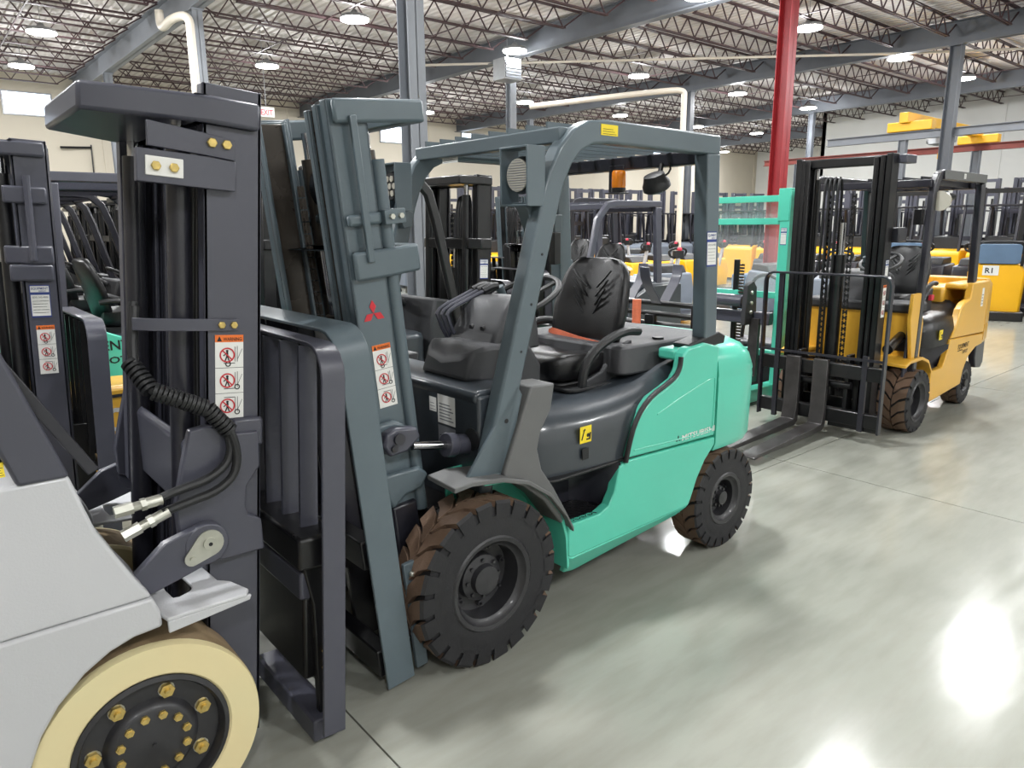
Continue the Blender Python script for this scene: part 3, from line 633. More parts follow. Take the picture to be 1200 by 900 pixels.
# ================================================================ the turquoise forklift
def build_green():
    r = root('forklift', 'turquoise-green forklift with grey mast and black seat in the centre of the picture', 'forklift', (1.586, 2.593, 0), 0.55)
    # chassis
    b = nb('black_metal'); b.box(-0.12, 1.55, -0.33, 0.33, 0.16, 0.60).box(-0.1, 0.12, -0.40, 0.40, 0.26, 0.42).box(1.52, 1.68, -0.42, 0.42, 0.2, 0.34).box(1.45, 1.75, -0.25, 0.25, 0.3, 0.58)
    b.obj('chassis', r, 0.01)
    # wheels
    for s in (-1, 1):
        tire_obj(r, 0.0, s * 0.475, 0.338, 0.20, 0.185, s, lugs=22, hub=0.078, nuts=7, dish=0.085)
        tire_obj(r, 1.60, s * 0.485, 0.270, 0.165, 0.135, s, lugs=22, hub=0.05, nuts=5, dish=0.06)
    # lower side panels in green, stepped opening, inward lower lip
    P = [(.425, .455), (.62, .452), (.68, .475), (.715, .53), (.745, .64), (.79, .660), (1.478, .634), (1.482, .597), (1.40, .525), (1.34, .44), (1.295, .345), (1.275, .315), (.45, .300), (.427, .31)]
    L2 = [(.427, .31), (.45, .30), (1.275, .315), (1.235, .262), (.50, .205), (.44, .215)]
    for s in (-1, 1):
        y = s * 0.56
        b = nb('green'); b.prism(P, 'y', y, y - s * 0.05)
        # lower lip: chamfers toward the centre
        n = len(L2); vs = []
        for k, (x, z) in enumerate(L2):
            q = 0.0 if k < 3 else 0.045
            vs += [(x, y - s * q, z), (x, y - s * (q + .03), z)]
        fs = [tuple(range(0, 2 * n, 2)), tuple(range(1, 2 * n, 2))[::-1]] + [(2 * i, 2 * i + 1, (2 * i + 3) % (2 * n), (2 * i + 2) % (2 * n)) for i in range(n)]
        b.add(vs, fs); b.obj('lower_side_panel', r, 0.006)
        U = [(.792, .668), (.82, .745), (.845, .81), (.90, .875), (.97, .925), (1.06, .955), (1.14, .985), (1.175, 1.03), (1.19, 1.10), (1.22, 1.125), (1.36, 1.135), (1.478, 1.105), (1.478, .642)]
        if s > 0: U = [(a, min(c, 1.06)) for a, c in U]
        o = nb('green').prism(U, 'y', y, y - s * 0.06, hi_off=U).obj('upper_side_panel', r, 0.012)
        # raised crease line on the upper panel
        nb('green').tube([(1.0, y - s * .0, .84), (1.20, y, .90), (1.44, y, .955), (1.455, y, .94), (1.452, y, .70), (1.44, y, .672), (.84, y, .70)], 0.004, 6, smooth=1).obj('panel_crease', o)
        # trim between hood and green panel
        nb('black_plastic').tube([(.782, y + s * .002, .655), (.805, y + s * .002, .74), (.835, y + s * .002, .82), (.89, y + s * .0, .89), (.965, y, .94), (1.06, y, .972), (1.13, y, 1.0), (1.16, y, 1.04), (1.165, y, 1.09)], 0.012, 8, smooth=1).obj('hood_seal', r)
        # top deck between side panel and hood
        if s < 0: nb('green').box(1.19, 1.478, -.51, -.40, 1.06, 1.115).obj('top_panel', r, 0.015)
        # front wheel arch: grey cover and green liner
        A = [(-.18, .778), (-.10, .785), (.05, .765), (.18, .722), (.30, .64), (.39, .53), (.435, .45)]
        b = nb('light_plastic'); b.loft([[(x, s * .585, z - .02), (x, s * .585, z), (x, s * .41, z + .008), (x, s * .41, z - .012)] for x, z in A]); b.obj('fender_cover', r, 0.004)
        L3 = [(-.02, .74), (.10, .728), (.20, .692), (.30, .615), (.38, .515), (.415, .40), (.425, .25)]
        b = nb('green'); b.loft([[(x, s * .555, z), (x + .012, s * .555, z + .012), (x + .012, s * .345, z + .012), (x, s * .345, z)] for x, z in L3])
        b.box(-.05, .43, min(s * .335, s * .345), max(s * .335, s * .345), .45, .76)
        b.obj('wheel_arch_liner', r, 0.002)
        # step well
        b = nb('black_metal'); b.box(.45, .70, min(s * .55, s * .36), max(s * .55, s * .36), .435, .452)
        for i in range(12):
            for j in range(9):
                x = .462 + i * .019; yy = s * (.375 + j * .02)
                a = 1 if (i + j) % 2 else -1
                b.bar((x - .006, yy - .006 * a, .4535), (x + .006, yy + .006 * a, .4535), .004, .003)
        b.obj('step_plate', r, smooth=0)
        ws = [(.44, .36), (.62, .36)]
        b = nb('steel_dark'); b.box(.43, .64, min(s * .335, s * .35), max(s * .335, s * .35), .45, .665)
        b.loft([[(x, y0, .45), (x, y0, .66)] + [(x + .012, y0 - s * .0, .66), (x + .012, y0, .45)] for x, y0 in ((.62, s * .34), (.665, s * .37), (.695, s * .43), (.715, s * .50), (.745, s * .555))], cap=False)
        b.obj('step_well', r, 0.003)
        # grey plastic wing behind the front pillar
        Wp = [(.05, .77), (.15, .75), (.235, 1.03), (.30, 1.10), (.345, 1.05), (.325, .99), (.275, .92), (.255, .84), (.27, .75), (.33, .66), (.425, .52), (.36, .53), (.27, .64), (.16, .71)]
        W2 = [(.08, .775), (.22, 1.09), (.345, 1.085), (.325, .98), (.27, .90), (.252, .83), (.275, .74), (.34, .65), (.43, .50), (.39, .47), (.29, .60), (.18, .69), (.08, .735)]
        nb('light_plastic').prism(W2, 'y', s * .555, s * .42).obj('pillar_cover', r, 0.008)
    # brand lettering with three-diamond emblem
    X = decal_T(None, (1.15, -.5605, .672), (1, 0, .0), (0, 0, 1)); b = B(X)
    b.mt('sticker_white').text('MITSUBISHI', Matrix.Translation((.045, 0.0, .001)), .040, .275)
    b.mt('ink')
    for a in (90, 210, 330):
        d = Vector((math.cos(R(a)), math.sin(R(a)))); q = Vector((-d.y, d.x)); c = Vector((.018, .014)); l = .0105
        b.add([(c.x, c.y, .001), (c.x + d.x * l + q.x * l * .55, c.y + d.y * l + q.y * l * .55, .001), (c.x + d.x * 2 * l, c.y + d.y * 2 * l, .001), (c.x + d.x * l - q.x * l * .55, c.y + d.y * l - q.y * l * .55, .001)], [(0, 1, 2, 3)])
    lab(b.obj('side_lettering', r, smooth=0), 'white maker lettering with a small dark emblem')
    # cab floor, cowl, dashboard
    nb('tan_mat').box(.14, .80, -.345, .345, .655, .668).obj('floor_mat', r, 0.003)
    b = nb('hood_grey'); b.box(.03, .10, -.46, .50, .55, 1.06); b.obj('cowl_front', r, 0.012)
    b = nb('black_plastic'); b.lathe([(.045, 0), (.045, .004)], (.029, -.42, .885), (-1, 0, 0), 20); b.obj('cowl_port', r)
    b = nb('hood_grey'); b.prism([(.02, 1.045), (.02, 1.07), (.05, 1.08), (.26, 1.075), (.30, 1.02), (.3, .95), (.08, .95)], 'y', -.45, .50); b.obj('cowl_top', r, 0.012)
    b = nb('grey_plastic')
    b.loft([[(.10, y, 1.08), (.10 + k, y, 1.16 + k), (.20 + k, y, 1.215), (.46, y, 1.20), (.53, y, 1.10), (.53, y, 1.00)] for y, k in ((-.28, .05), (-.23, .02), (-.12, .0), (.0, .02), (.045, .07))])
    b.obj('dashboard', r, 0.02)
    b = nb('grey_plastic', Matrix.Translation((.01, -.055, 0)))
    b.loft([[(x0, -hw, z), (x0 + .02, -hw - .02, z), (x1, -hw, z), (x1, hw, z), (x0 + .02, hw + .02, z), (x0, hw, z)] for x0, x1, hw, z in ((.27, .58, .15, 1.16), (.31, .575, .145, 1.24), (.36, .57, .13, 1.33), (.40, .56, .115, 1.375), (.44, .54, .09, 1.39))])
    bn = b.obj('instrument_cover', r, 0.012)
    for y in (-.06, .02): nb('ink').cyl((.345, y - .055, 1.262), (.325, y - .055, 1.258), .013, n=14).obj('port_hole', bn)
    steering(r, None, .635, 1.37, -.02, .19, 26, base=(.50, 0, 1.20))
    for k, y in enumerate((.07, .11, .15)):
        b = nb('steel_slate').tube([(.38, y, 1.10), (.27, y + .005, 1.30), (.30, y + .01, 1.335), (.42, y + .0, 1.38), (.48, y - .02, 1.41)], .0095, 8, smooth=1)
        b.mt('black_plastic').tube([(.47, y - .015, 1.405), (.52, y - .025, 1.425), (.545, y - .03, 1.425)], .018, 8, smooth=1); b.obj('control_lever', r)
    # hood: rounded dark bonnet under the seat
    def hs(x, yo, zt, e=0.0):
        pts = [(x, -yo, .665), (x, -yo, .80), (x, -yo + .01, .86), (x, -yo + .035, zt - .045), (x, -yo + .08, zt - .012), (x, -yo + .15, zt)]
        return pts + [(x, 0, zt + .008)] + [(a, -c, d) for a, c, d in pts[::-1]]
    b = nb('hood_grey'); b.loft([hs(.275, .44, .90), hs(.29, .475, .93), hs(.33, .50, .945), hs(.42, .512, .945), hs(.60, .53, .94), hs(.75, .535, .945), hs(.92, .535, .96), hs(1.05, .53, .985), hs(1.20, .51, 1.03), hs(1.30, .49, 1.05)])
    b.obj('engine_hood', r, smooth=50)
    nb('black_plastic').prism(rrect(.28, 1.15, -.545, .545, .10), 'z', .655, .668).obj('hood_skirt', r, 0.004)
    nb('black_plastic').prism(rrect(.66, 1.04, -.33, .33, .05), 'z', .95, .965).obj('hood_mat', r, 0.003)
    nb('grey_plastic').prism(rrect(.94, 1.74, -.40, .46, .06), 'z', 1.0, 1.13, hi_off=rrect(.965, 1.72, -.36, .44, .06)).obj('radiator_cover', r, 0.012)
    nb('black_plastic').cyl((1.32, -.30, 1.115), (1.32, -.30, 1.14), .03, n=14).obj('filler_cap', r)
    # counterweight: lofted plan outline
    def plan(z, s, xo, x0=1.488):
        h = [(x0, -.56 * s), (1.60, -.56 * s), (1.72, -.556 * s), (1.83, -.54 * s), (1.91, -.49 * s), (1.97, -.41 * s), (2.0, -.28 * s), (2.02, -.1 * s)]
        h = [(x + (xo if x > 1.55 else xo * (x - x0) / .1 if x > x0 else 0), y, z) for x, y in h]
        return h + [(x, -y, zz) for x, y, zz in h[::-1]]
    b = nb('green')
    b.loft([plan(.555, .97, -.03), plan(.60, 1.0, -.01), plan(.92, 1.0, 0.0), plan(.935, .995, -.004), plan(.95, 1.0, 0), plan(1.02, .985, -.03), plan(1.075, .93, -.08), plan(1.105, .85, -.14), plan(1.115, .70, -.2)])
    b.obj('counterweight', r, smooth=45)
    nb('black_metal').box(1.38, 1.80, -.36, .36, .30, .56).obj('rear_axle', r, 0.02)
    for s in (-1, 1): nb('black_plastic').prism([(1.27, 1.10), (1.25, 1.135), (1.50, 1.175), (1.56, 1.15), (1.55, 1.11)], 'y', s * .54, s * .44).obj('pillar_foot', r, 0.008)
    # overhead guard
    pts = [(.035, .76), (.345, 1.80), (.375, 1.88), (.42, 1.96), (.48, 2.02), (.56, 2.055), (.66, 2.065)]
    guard(r, None, 'steel_grey', pts, .50, w=.07, h=.09, xr=1.44, xrb=1.49, zt=2.06, zrb=1.14, front_x=.445, front_z=2.045, slats=8)
    for s in (-1, 1):
        nb('steel_grey').prism([(-.10, .765), (.11, .765), (.19, 1.06), (.165, 1.10), (.10, 1.02)], 'y', s * .535, s * .52).obj('pillar_gusset', r, 0.004)
        for t in (.2, .45, .62, .80):
            x = .035 + .31 * t; z = .76 + 1.04 * t
            nb('ink').cyl((x + .01, s * .5355, z), (x + .01, s * .537, z), .009 if t == .2 else .005, n=12).obj('bolt_hole', r, smooth=0)
    # near pillar sticker and guard plate
    small_sticker(r, decal_T(None, (.61, -.5365, 2.048), (1, 0, 0), (0, 0, 1)), .10, .042, 'sticker_yellow', None, 3)
    dealer_sticker(r, decal_T(None, (1.40, -.5405, 1.50), (.999, 0, .0), (-.05, 0, 1)), .078, .165)
    small_sticker(r, decal_T(None, (.435, .30, 1.985), (0, -1, 0), (0, 0, 1)), .12, .035)
    step_sticker(r, decal_T(None, (.515, -.5335, .79), (1, 0, 0), (0, 0, 1)), .07)
    small_sticker(r, decal_T(None, (.0285, -.19, .91), (0, -1, 0), (0, 0, 1)), .12, .12, lines=6)
    small_sticker(r, decal_T(None, (.0285, -.13, .95), (0, -1, 0), (0, 0, 1)), .05, .06, lines=3)
    small_sticker(r, decal_T(None, (.0285, -.19, .80), (0, -1, 0), (0, 0, 1)), .12, .10, 'grey_ink', lines=3)
    nb('black_plastic').box(.53, .57, -.536, -.531, .715, .765).obj('hood_latch', r, 0.002)
    # work lights in loop brackets
    for s, led in ((-1, False), (1, True)):
        cy = s * .455; cz = 1.885; cx = .265
        b = nb('steel_grey'); b.sweep([(cx, cy - .075, cz - .11), (cx, cy - .075, cz + .10), (cx, cy + .075, cz + .10), (cx, cy + .075, cz - .11)], .09, .008, side=(1, 0, 0), closed=True); lt = b.obj('work_light', r, 0.002)
        nb('black_plastic').lathe([(.062, 0), (.07, .02), (.062, .055), (.03, .075)], (cx - .02, cy, cz), (1, 0, 0), 28).obj('lamp_housing', lt)
        b = nb('lamp_lens').lathe([(.060, -.004), (.060, .004)], (cx - .022, cy, cz), (1, 0, 0), 28)
        if led:
            b = nb('ink').lathe([(.060, -.004), (.060, .004)], (cx - .022, cy, cz), (1, 0, 0), 28).mt('lamp_lens')
            for a in range(6): b.cyl((cx - .026, cy + .038 * math.cos(a * PI / 3), cz + .038 * math.sin(a * PI / 3)), (cx - .03, cy + .038 * math.cos(a * PI / 3), cz + .038 * math.sin(a * PI / 3)), .014, n=12)
            b.cyl((cx - .026, cy, cz), (cx - .03, cy, cz), .014, n=12)
        else:
            b.mt('grey_ink')
            for k in range(-6, 7):
                hh = math.sqrt(max(0, .058 ** 2 - (k * .009) ** 2)); b.box(cx - .0285, cx - .0265, cy - hh, cy + hh, cz + k * .009 - .001, cz + k * .009 + .001)
        b.obj('lens', lt)
        nb('steel_grey').prism([(cx - .03, 1.785), (cx + .03, 1.785), (.345, 1.765), (.335, 1.70), (.29, 1.69), (cx + .0, 1.755)], 'y', cy - .03, cy + .03).obj('light_bracket', r, 0.003)
    # rear beam accessories
    b = nb('amber').lathe([(.034, 0), (.036, .01), (.036, .075), (.03, .085)], (1.30, -.03, 1.885), (0, 0, 1), 20); b.mt('black_plastic').cyl((1.30, -.03, 1.865), (1.30, -.03, 1.885), .037, n=18)
    lab(b.obj('beacon', r), 'amber warning beacon')
    b = nb('steel_dark').box(1.335, 1.341, -.03, .07, 1.86, 2.0).box(1.26, 1.341, -.07, .03, 1.855, 1.862); b.obj('beacon_bracket', r, 0.002)
    b = nb('black_plastic', Matrix.Translation((1.30, -.27, 1.895)) @ Matrix.Rotation(R(-25), 4, 'Y')); b.lathe([(.03, .05), (.05, .045), (.058, .02), (.068, .0), (.068, -.025), (.055, -.035)], (0, 0, 0), (0, 0, 1), 28)
    lab(b.obj('rear_lamp', r), 'round black rear lamp under the guard')
    nb('black_plastic').tube([(1.34, -.27, 1.99), (1.33, -.27, 1.95), (1.31, -.27, 1.93)], .012, 8).tube([(1.34, -.32, 1.99), (1.32, -.34, 1.95), (1.31, -.30, 1.92)], .005, 6, smooth=1).obj('lamp_arm', r)
    b = nb('steel_grey').box(1.30, 1.36, .44, .46, 1.66, 1.76); b.mt('black_plastic').box(1.28, 1.33, .42, .46, 1.48, 1.66); b.obj('extinguisher_grip', r, 0.004)
    seat(r, None, .665, -.01, .985, 1.0)
    # ---- mast
    T = mast_T(-.26, 5.5)
    mast(r, T, 'steel_grey', H=2.115, hw=.32, web=.145, z0=.08, inner='grease_metal', heads=(), cross=(), hoses=False)
    crosshead(r, T, 'steel_grey', 2.115, .322, .145, .245, .078, taper=.96, solid=False)
    crosshead(r, T, 'steel_grey', 1.745, .322, .145, .07, .04, 'cross_member', solid=False)
    crosshead(r, T, 'steel_grey', 1.62, .325, .145, .155, .10, 'cross_member', taper=.96, solid=False)
    for s in (-1, 1):
        b = nb('steel_grey', T); b.box(.06, .085, min(s * .345, s * .36), max(s * .345, s * .36), 1.58, 2.06); b.obj('side_strip', r, 0.003)
        b = nb('steel_grey', T); b.cyl((.175, s * .30, .6), (.175, s * .30, 1.92), .026, n=16); b.obj('tube', r)
        b = nb('steel_grey', T); b.box(.15, .235, min(s * .30, s * .35), max(s * .30, s * .35), 1.70, 1.75); b.obj('bolted_lug', r, 0.003)
        for xx in (.175, .212): nb('zinc', T).cyl((xx, s * .35, 1.726), (xx, s * .362, 1.726), .010, n=6).obj('bolt', r, smooth=0)
        # lower pivot plate and tilt cylinder
        b = nb('steel_grey', T); b.prism([(.0, 1.0), (.08, 1.0), (.12, .975), (.13, .90), (.09, .875), (.02, .88)], 'y', s * .322, s * .355)
        b.prism([(.005, .80), (.16, .79), (.20, .75), (.165, .70), (.09, .695), (.03, .655), (.01, .70)], 'y', s * .322, s * .35); b.obj('pivot_bracket', r, 0.012)
        nb('steel_slate', T).prism([(-.005, .93), (.015, .975), (.06, .985), (.145, .965), (.155, .925), (.09, .885), (.02, .885)], 'y', s * .35, s * .40).obj('tilt_cylinder_eye', r, 0.01)
        nb('steel_dark', T).cyl((.06, s * .395, .945), (.06, s * .412, .945), .022, n=14).cyl((.035, s * .395, .915), (.035, s * .41, .915), .013, n=10).obj('pivot_pin', r)
    for s in (-1, 1):
        nb('chrome').cyl((-.22, s * .375, .90), (-.05, s * .375, .868), .0165, n=16).obj('tilt_rod', r)
        b = nb('steel_slate').cyl((-.07, s * .375, .872), (-.03, s * .375, .865), .048, n=20).cyl((-.03, s * .375, .865), (.35, s * .375, .80), .042, n=20); b.obj('tilt_cylinder', r, 0.004)
        nb('steel_grey', T).box(-.035, .015, min(s * .46, s * .48), max(s * .46, s * .48), .06, .50).mt('zinc').cyl((-.01, s * .48, .46), (-.01, s * .50, .46), .01, n=8).obj('side_link', r, 0.004)
    nb('steel_dark', T).box(.03, .14, -.34, .34, .10, .66).obj('lower_mast_plate', r, 0.01)
    # emblem and warning sticker on the near rail
    X = T @ decal_T(None, (.07, -.3215, 1.40), (1, 0, 0), (0, 0, 1)); b = nb('sticker_red', X)
    for a in (90, 210, 330):
        d = Vector((math.cos(R(a)), math.sin(R(a)))); q = Vector((-d.y, d.x)); l = .024
        b.add([(0, 0, .001), (d.x * l + q.x * l * .56, d.y * l + q.y * l * .56, .001), (d.x * 2 * l, d.y * 2 * l, .001), (d.x * l - q.x * l * .56, d.y * l - q.y * l * .56, .001)], [(0, 1, 2, 3)])
    lab(b.obj('emblem', r, smooth=0), 'red three-diamond emblem')
    warning_sticker(r, T @ decal_T(None, (.082, -.3215, 1.05), (1, 0, 0), (0, 0, 1)), .075, .235)
    backrest(r, T, 'steel_grey', -.121, .50, .06, 1.395, pw=.114, bars=6, ybars='steel_dark')
    carriage(r, T, -.16, .48, .16, .60)
    # reel and hoses behind the mast
    nb('black_metal', T).lathe([(.10, -.02), (.10, .02), (.085, .03), (.03, .03)], (.24, .16, 1.84), (0, 1, 0), 24).obj('hose_reel', r)
    nb('black_metal', T).box(.16, .22, -.06, .10, 1.66, 1.95).obj('valve_block', r, 0.01)
    return r
green_truck = build_green()
# ================================================================ the white forklift, nose to nose with the green one
def build_white():
    r = root('forklift', 'white forklift with cream tyres at the left edge, nearest to the camera', 'forklift', (.353, 2.50, 0), 0)
    # written with x forward; near side is y<0
    for s in (-1, 1):
        t = nb('cream_rubber')
        h = .115; c = (0, s * (.525 - h), .296); A = (0, s, 0); rr = .296; ri = .205
        t.lathe([(ri, -h), (rr * .97, -h), (rr, -h + .012), (rr, h - .012), (rr * .985, h), (ri + .006, h), (ri, h - .006)], c, A, 72, closed=True)
        t.mt('cream_tread').lathe([(rr - .004, -h + .012), (rr + .0015, -h + .02), (rr + .0015, h - .03), (rr - .004, h - .02)], c, A, 72, closed=True)
        t = t.obj('tire', r)
        b = nb('rim_black'); b.lathe([(ri - .001, -h), (ri - .001, h - .002), (ri - .014, h + .002), (ri - .022, h - .012), (ri - .024, h - .03), (.125, h - .034), (.118, h - .024), (.112, h - .014), (.10, h - .008), (.002, h - .006), (.002, -h)], c, A, 56, closed=True)
        w = b.obj('rim', t)
        def nut(rad, ang, rn, hn, nm):
            p = (c[0] + rad * math.cos(ang), c[1] + s * (h - (.034 if rad > .12 else .012)), c[2] + rad * math.sin(ang))
            b = nb('brass').cyl(p, (p[0], p[1] + s * hn, p[2]), rn, n=6)
            if rn > .015: b.mt('zinc').cyl(p, (p[0], p[1] + s * .003, p[2]), rn * 1.08, n=14).mt('brass').cyl(p, (p[0], p[1] + s * hn * 1.7, p[2]), rn * .45, n=10)
            else: b.cyl(p, (p[0], p[1] + s * hn * 1.25, p[2]), rn * .6, n=10)
            b.obj(nm, t, smooth=30)
        for k in range(7): nut(.148, 2 * PI * k / 7 + .32, .0205, .016, 'wheel_nut')
        for k in range(12): nut(.088, 2 * PI * k / 12 + .18, .0125, .012, 'hub_bolt')
        nb('rim_black').lathe([(.006, 0), (.006, .006)], (c[0], c[1] + s * (h - .006), c[2]), A, 10).obj('hub_cap', t)
        # rear wheel, mostly outside the picture
        t2 = nb('cream_rubber').lathe([(.14, -.08), (.22, -.08), (.22, .08), (.14, .08)], (-1.45, s * .42, .22), A, 40, closed=True).obj('tire', r)
        nb('rim_black').lathe([(.14, -.08), (.14, .07), (.10, .04), (.02, .05)], (-1.45, s * .42, .22), A, 24).obj('rim', t2)
        # fender and side panel, wheel cut-out
        arc = [(.052, .655)] + [(-.02 + .34 * math.cos(R(a)) - .02, .30 + .34 * math.sin(R(a))) for a in (88, 100, 112, 124, 136, 148, 160, 172, 182)]
        arc = [(.052, .655), (-.02, .650), (-.078, .632), (-.14, .595), (-.204, .535), (-.25, .468), (-.285, .385), (-.302, .30), (-.305, .22)]
        P = arc + [(-1.1, .22), (-1.2, .40), (-1.25, .746), (.035, .746), (.05, .70)]
        y = s * .553
        b = nb('white_paint'); b.prism(P, 'y', y, y - s * .05)
        # the part above the crease leans inward
        T1 = [(.035, .748), (-1.25, .748), (-1.22, 1.115), (-.108, 1.108), (-.07, .96), (.0, .81)]
        n = len(T1); dy = lambda z: .045 * (z - .748) / .36
        vs = [(x, y - s * dy(z), z) for x, z in T1] + [(x, y - s * (.05 + dy(z)), z) for x, z in T1]
        b.add(vs, [tuple(range(n)), tuple(range(n, 2 * n))[::-1]] + [(i, (i + 1) % n, n + (i + 1) % n, n + i) for i in range(n)])
        b.obj('side_panel', r, 0.010, seg=3)
        # sloping front face of the fender
        F = [(.05, .655), (.05, .70), (.035, .748), (.0, .81), (-.07, .96), (-.108, 1.108)]
        b = nb('white_paint'); b.loft([[(x - .004, y - s * (.03 + dy(max(z, .748))), z), (x - .004, s * .30, z), (x - .03, s * .30, z), (x - .03, y - s * (.04 + dy(max(z, .748))), z)] for x, z in F]); b.obj('front_fender', r, 0.004)
        nb('white_paint').box(-1.22, -.108, min(s * .30, s * .50), max(s * .30, s * .50), 1.085, 1.112).obj('top_cover', r, 0.008)
        # hook plate (tie-down) in front of the fender
        o = [(.04, s * .28), (.20, s * .24), (.225, s * .28), (.235, s * .44), (.262, s * .47), (.285, s * .55), (.27, s * .575), (.06, s * .57), (.045, s * .5), (.04, s * .4)]
        i_ = [(.105, s * .325), (.155, s * .315), (.160, s * .33), (.165, s * .40), (.165, s * .42), (.16, s * .44), (.15, s * .452), (.12, s * .465), (.105, s * .46), (.10, s * .40)]
        nb('white_paint').ringprism(o, i_, 'z', .672, .684).obj('tie_down_bracket', r, 0.004)
        b = nb('white_paint').prism([(.06, .64), (.28, .66), (.285, .674), (.06, .674)], 'y', s * .572, s * .56); b.obj('bracket_rib', r, 0.003)
        # front pillar of the guard
        pl = [(-.215, 1.105), (-.105, 1.105), (-.205, 1.43), (-.50, 2.02), (-.60, 2.06), (-.60, 1.97), (-.30, 1.40)]
        nb('steel_slate').prism(pl, 'y', s * .515, s * .45).obj('front_pillar', r, 0.010)
        nb('steel_slate').bar((-.60, s * .485, 2.03), (-1.45, s * .485, 2.03), .06, .08).obj('guard_rail', r, 0.008)
        nb('steel_slate').bar((-1.40, s * .485, 2.0), (-1.48, s * .485, 1.05), .06, .08, up=(1, 0, 0)).obj('rear_pillar', r, 0.008)
    for k in range(7): nb('steel_slate').box(-1.42, -.58, -.40 + k * .135, -.39 + k * .135, 2.01, 2.06).obj('roof_slat', r, smooth=0)
    nb('black_metal').box(-1.6, .04, -.28, .28, .18, .60).cyl((0, -.33, .296), (0, .33, .296), .09, n=20).obj('chassis', r, 0.01)
    b = nb('white_paint'); b.prism([(-1.95, .25), (-1.2, .25), (-1.2, 1.08), (-1.75, 1.05), (-1.92, .9)], 'y', -.5, .5); b.obj('counterweight', r, 0.06, seg=4)
    nb('hood_grey').box(-1.2, -.35, -.44, .44, .60, .98).obj('engine_hood', r, 0.05)
    nb('grey_plastic').prism([(-.34, .7), (-.12, .7), (-.14, 1.12), (-.24, 1.2), (-.34, 1.15)], 'y', -.30, .46).obj('dashboard', r, 0.02)
    nb('light_plastic').prism([(-.26, 1.10), (-.115, 1.10), (-.13, 1.135), (-.26, 1.14)], 'y', -.30, .46).obj('cowl_top', r, 0.01)
    small_sticker(r, decal_T(None, (-.255, -.5085, 1.135), (1, 0, 0), (0, 0.25, 1)), .022, .035, 'sticker_yellow')
    seat(r, R180, .60, 0, .99, 1.0, belt=False)
    steering(r, R180, .42, 1.32, 0, .17, 28, base=(.25, 0, 1.15))
    # inner edge of the front shield and gas strut beside the pillar
    b = nb('galv').tube([(-.23, -.40, 1.42), (-.05, -.40, 1.10)], .009, 8); b.obj('edge_strip', r)
    b = nb('steel_dark').bar((-.33, -.40, 1.62), (-.04, -.40, 1.08), .05, .03); b.obj('shield_frame', r, 0.003)
    # ---- mast, mirrored so that its front looks to +x
    T = R180 @ mast_T(-.335, 5.0)           # x rearward
    mast(r, T, 'steel_slate', H=2.085, hw=.355, web=.165, z0=.08, inner='steel_dark', heads=(), cross=(), stages=3)
    crosshead(r, T, 'steel_slate', 2.05, .36, .165, .285, .075, taper=.72)
    nb('steel_slate', T).box(.20, .235, -.33, -.28, .80, 2.0).obj('flat_bar', r, 0.003)
    for s in (1, -1):
        if s > 0:
          # near flat straps with bolts: in R180 frame the near side is +y
          b = nb('steel_slate', T); b.prism([(-.02 + .1, 1.94), (.17, 1.95), (.31, 1.96), (.31, 1.895), (.17, 1.89), (.08, 1.885)], 'y', s * .357, s * .369)
          b.mt('brass').cyl((.105, s * .369, 1.925), (.105, s * .379, 1.925), .014, n=6).cyl((.145, s * .369, 1.925), (.145, s * .379, 1.925), .014, n=6); b.obj('cylinder_strap', r, 0.002)
          b = nb('steel_slate', T); b.prism([(.085, 1.80), (.085, 1.88), (.16, 1.885), (.34, 1.885), (.34, 1.80), (.16, 1.80)], 'y', s * .357, s * .385)
          b.mt('sticker_white').box(.225, .32, min(s * .385, s * .389), max(s * .385, s * .389), 1.818, 1.868).mt('brass').cyl((.25, s * .389, 1.843), (.25, s * .398, 1.843), .013, n=6).cyl((.295, s * .389, 1.843), (.295, s * .398, 1.843), .013, n=6); b.obj('stop_bracket', r, 0.003)
          b = nb('steel_slate', T); b.sweep([(.07, s * .362, 1.42), (.20, s * .362, 1.42), (.30, s * .345, 1.42), (.345, s * .32, 1.42)], .035, .008, side=(0, 0, 1))
          b.mt('brass').cyl((.085, s * .366, 1.42), (.085, s * .374, 1.42), .011, n=6).cyl((.12, s * .366, 1.42), (.12, s * .374, 1.42), .011, n=6); b.obj('hose_guard', r, 0.002)
        # big lower side bracket with lugs and pin
        o = [(.0, .72), (.13, .71), (.19, .74), (.22, .79), (.25, .80), (.26, .90), (.24, 1.02), (.22, 1.12), (.17, 1.13), (.12, 1.12), (.085, 1.10), (.02, 1.10), (.015, .99), (.03, .97), (.055, .93), (.058, .87), (.05, .84), (.01, .82)]
        nb('steel_slate', T).prism(o, 'y', s * .357, s * .392).obj('pivot_bracket', r, 0.006)
        b = nb('steel_slate', T).prism([(.0, 1.14), (.09, 1.14), (.10, 1.06), (.0, 1.05)], 'y', s * .357, s * .378); b.obj('weld_pad', r, 0.01)
        b = nb('steel_slate', T).cyl((.185, s * .393, .785), (.185, s * .43, .785), .062, n=28).prism([(.20, .845), (.30, .81), (.41, .70), (.39, .65), (.27, .69), (.15, .735)], 'y', s * .396, s * .427); b.obj('tilt_cylinder_eye', r, 0.004)
        b = nb('zinc', T).prism(arcpts(.18, .79, .040, 37, 247, 14) + arcpts(.228, .752, .022, 247, 397, 10), 'y', s * .43, s * .436).cyl((.18, s * .436, .79), (.18, s * .444, .79), .019, n=16).cyl((.228, s * .436, .752), (.228, s * .443, .752), .008, n=8); b.mt('ink').cyl((.18, s * .444, .79), (.18, s * .4445, .79), .006, n=10); b.obj('pivot_pin', r, smooth=30)
        nb('steel_dark', T).cyl((.38, s * .41, .69), (.62, s * .40, .60), .032, n=16).obj('tilt_cylinder', r)
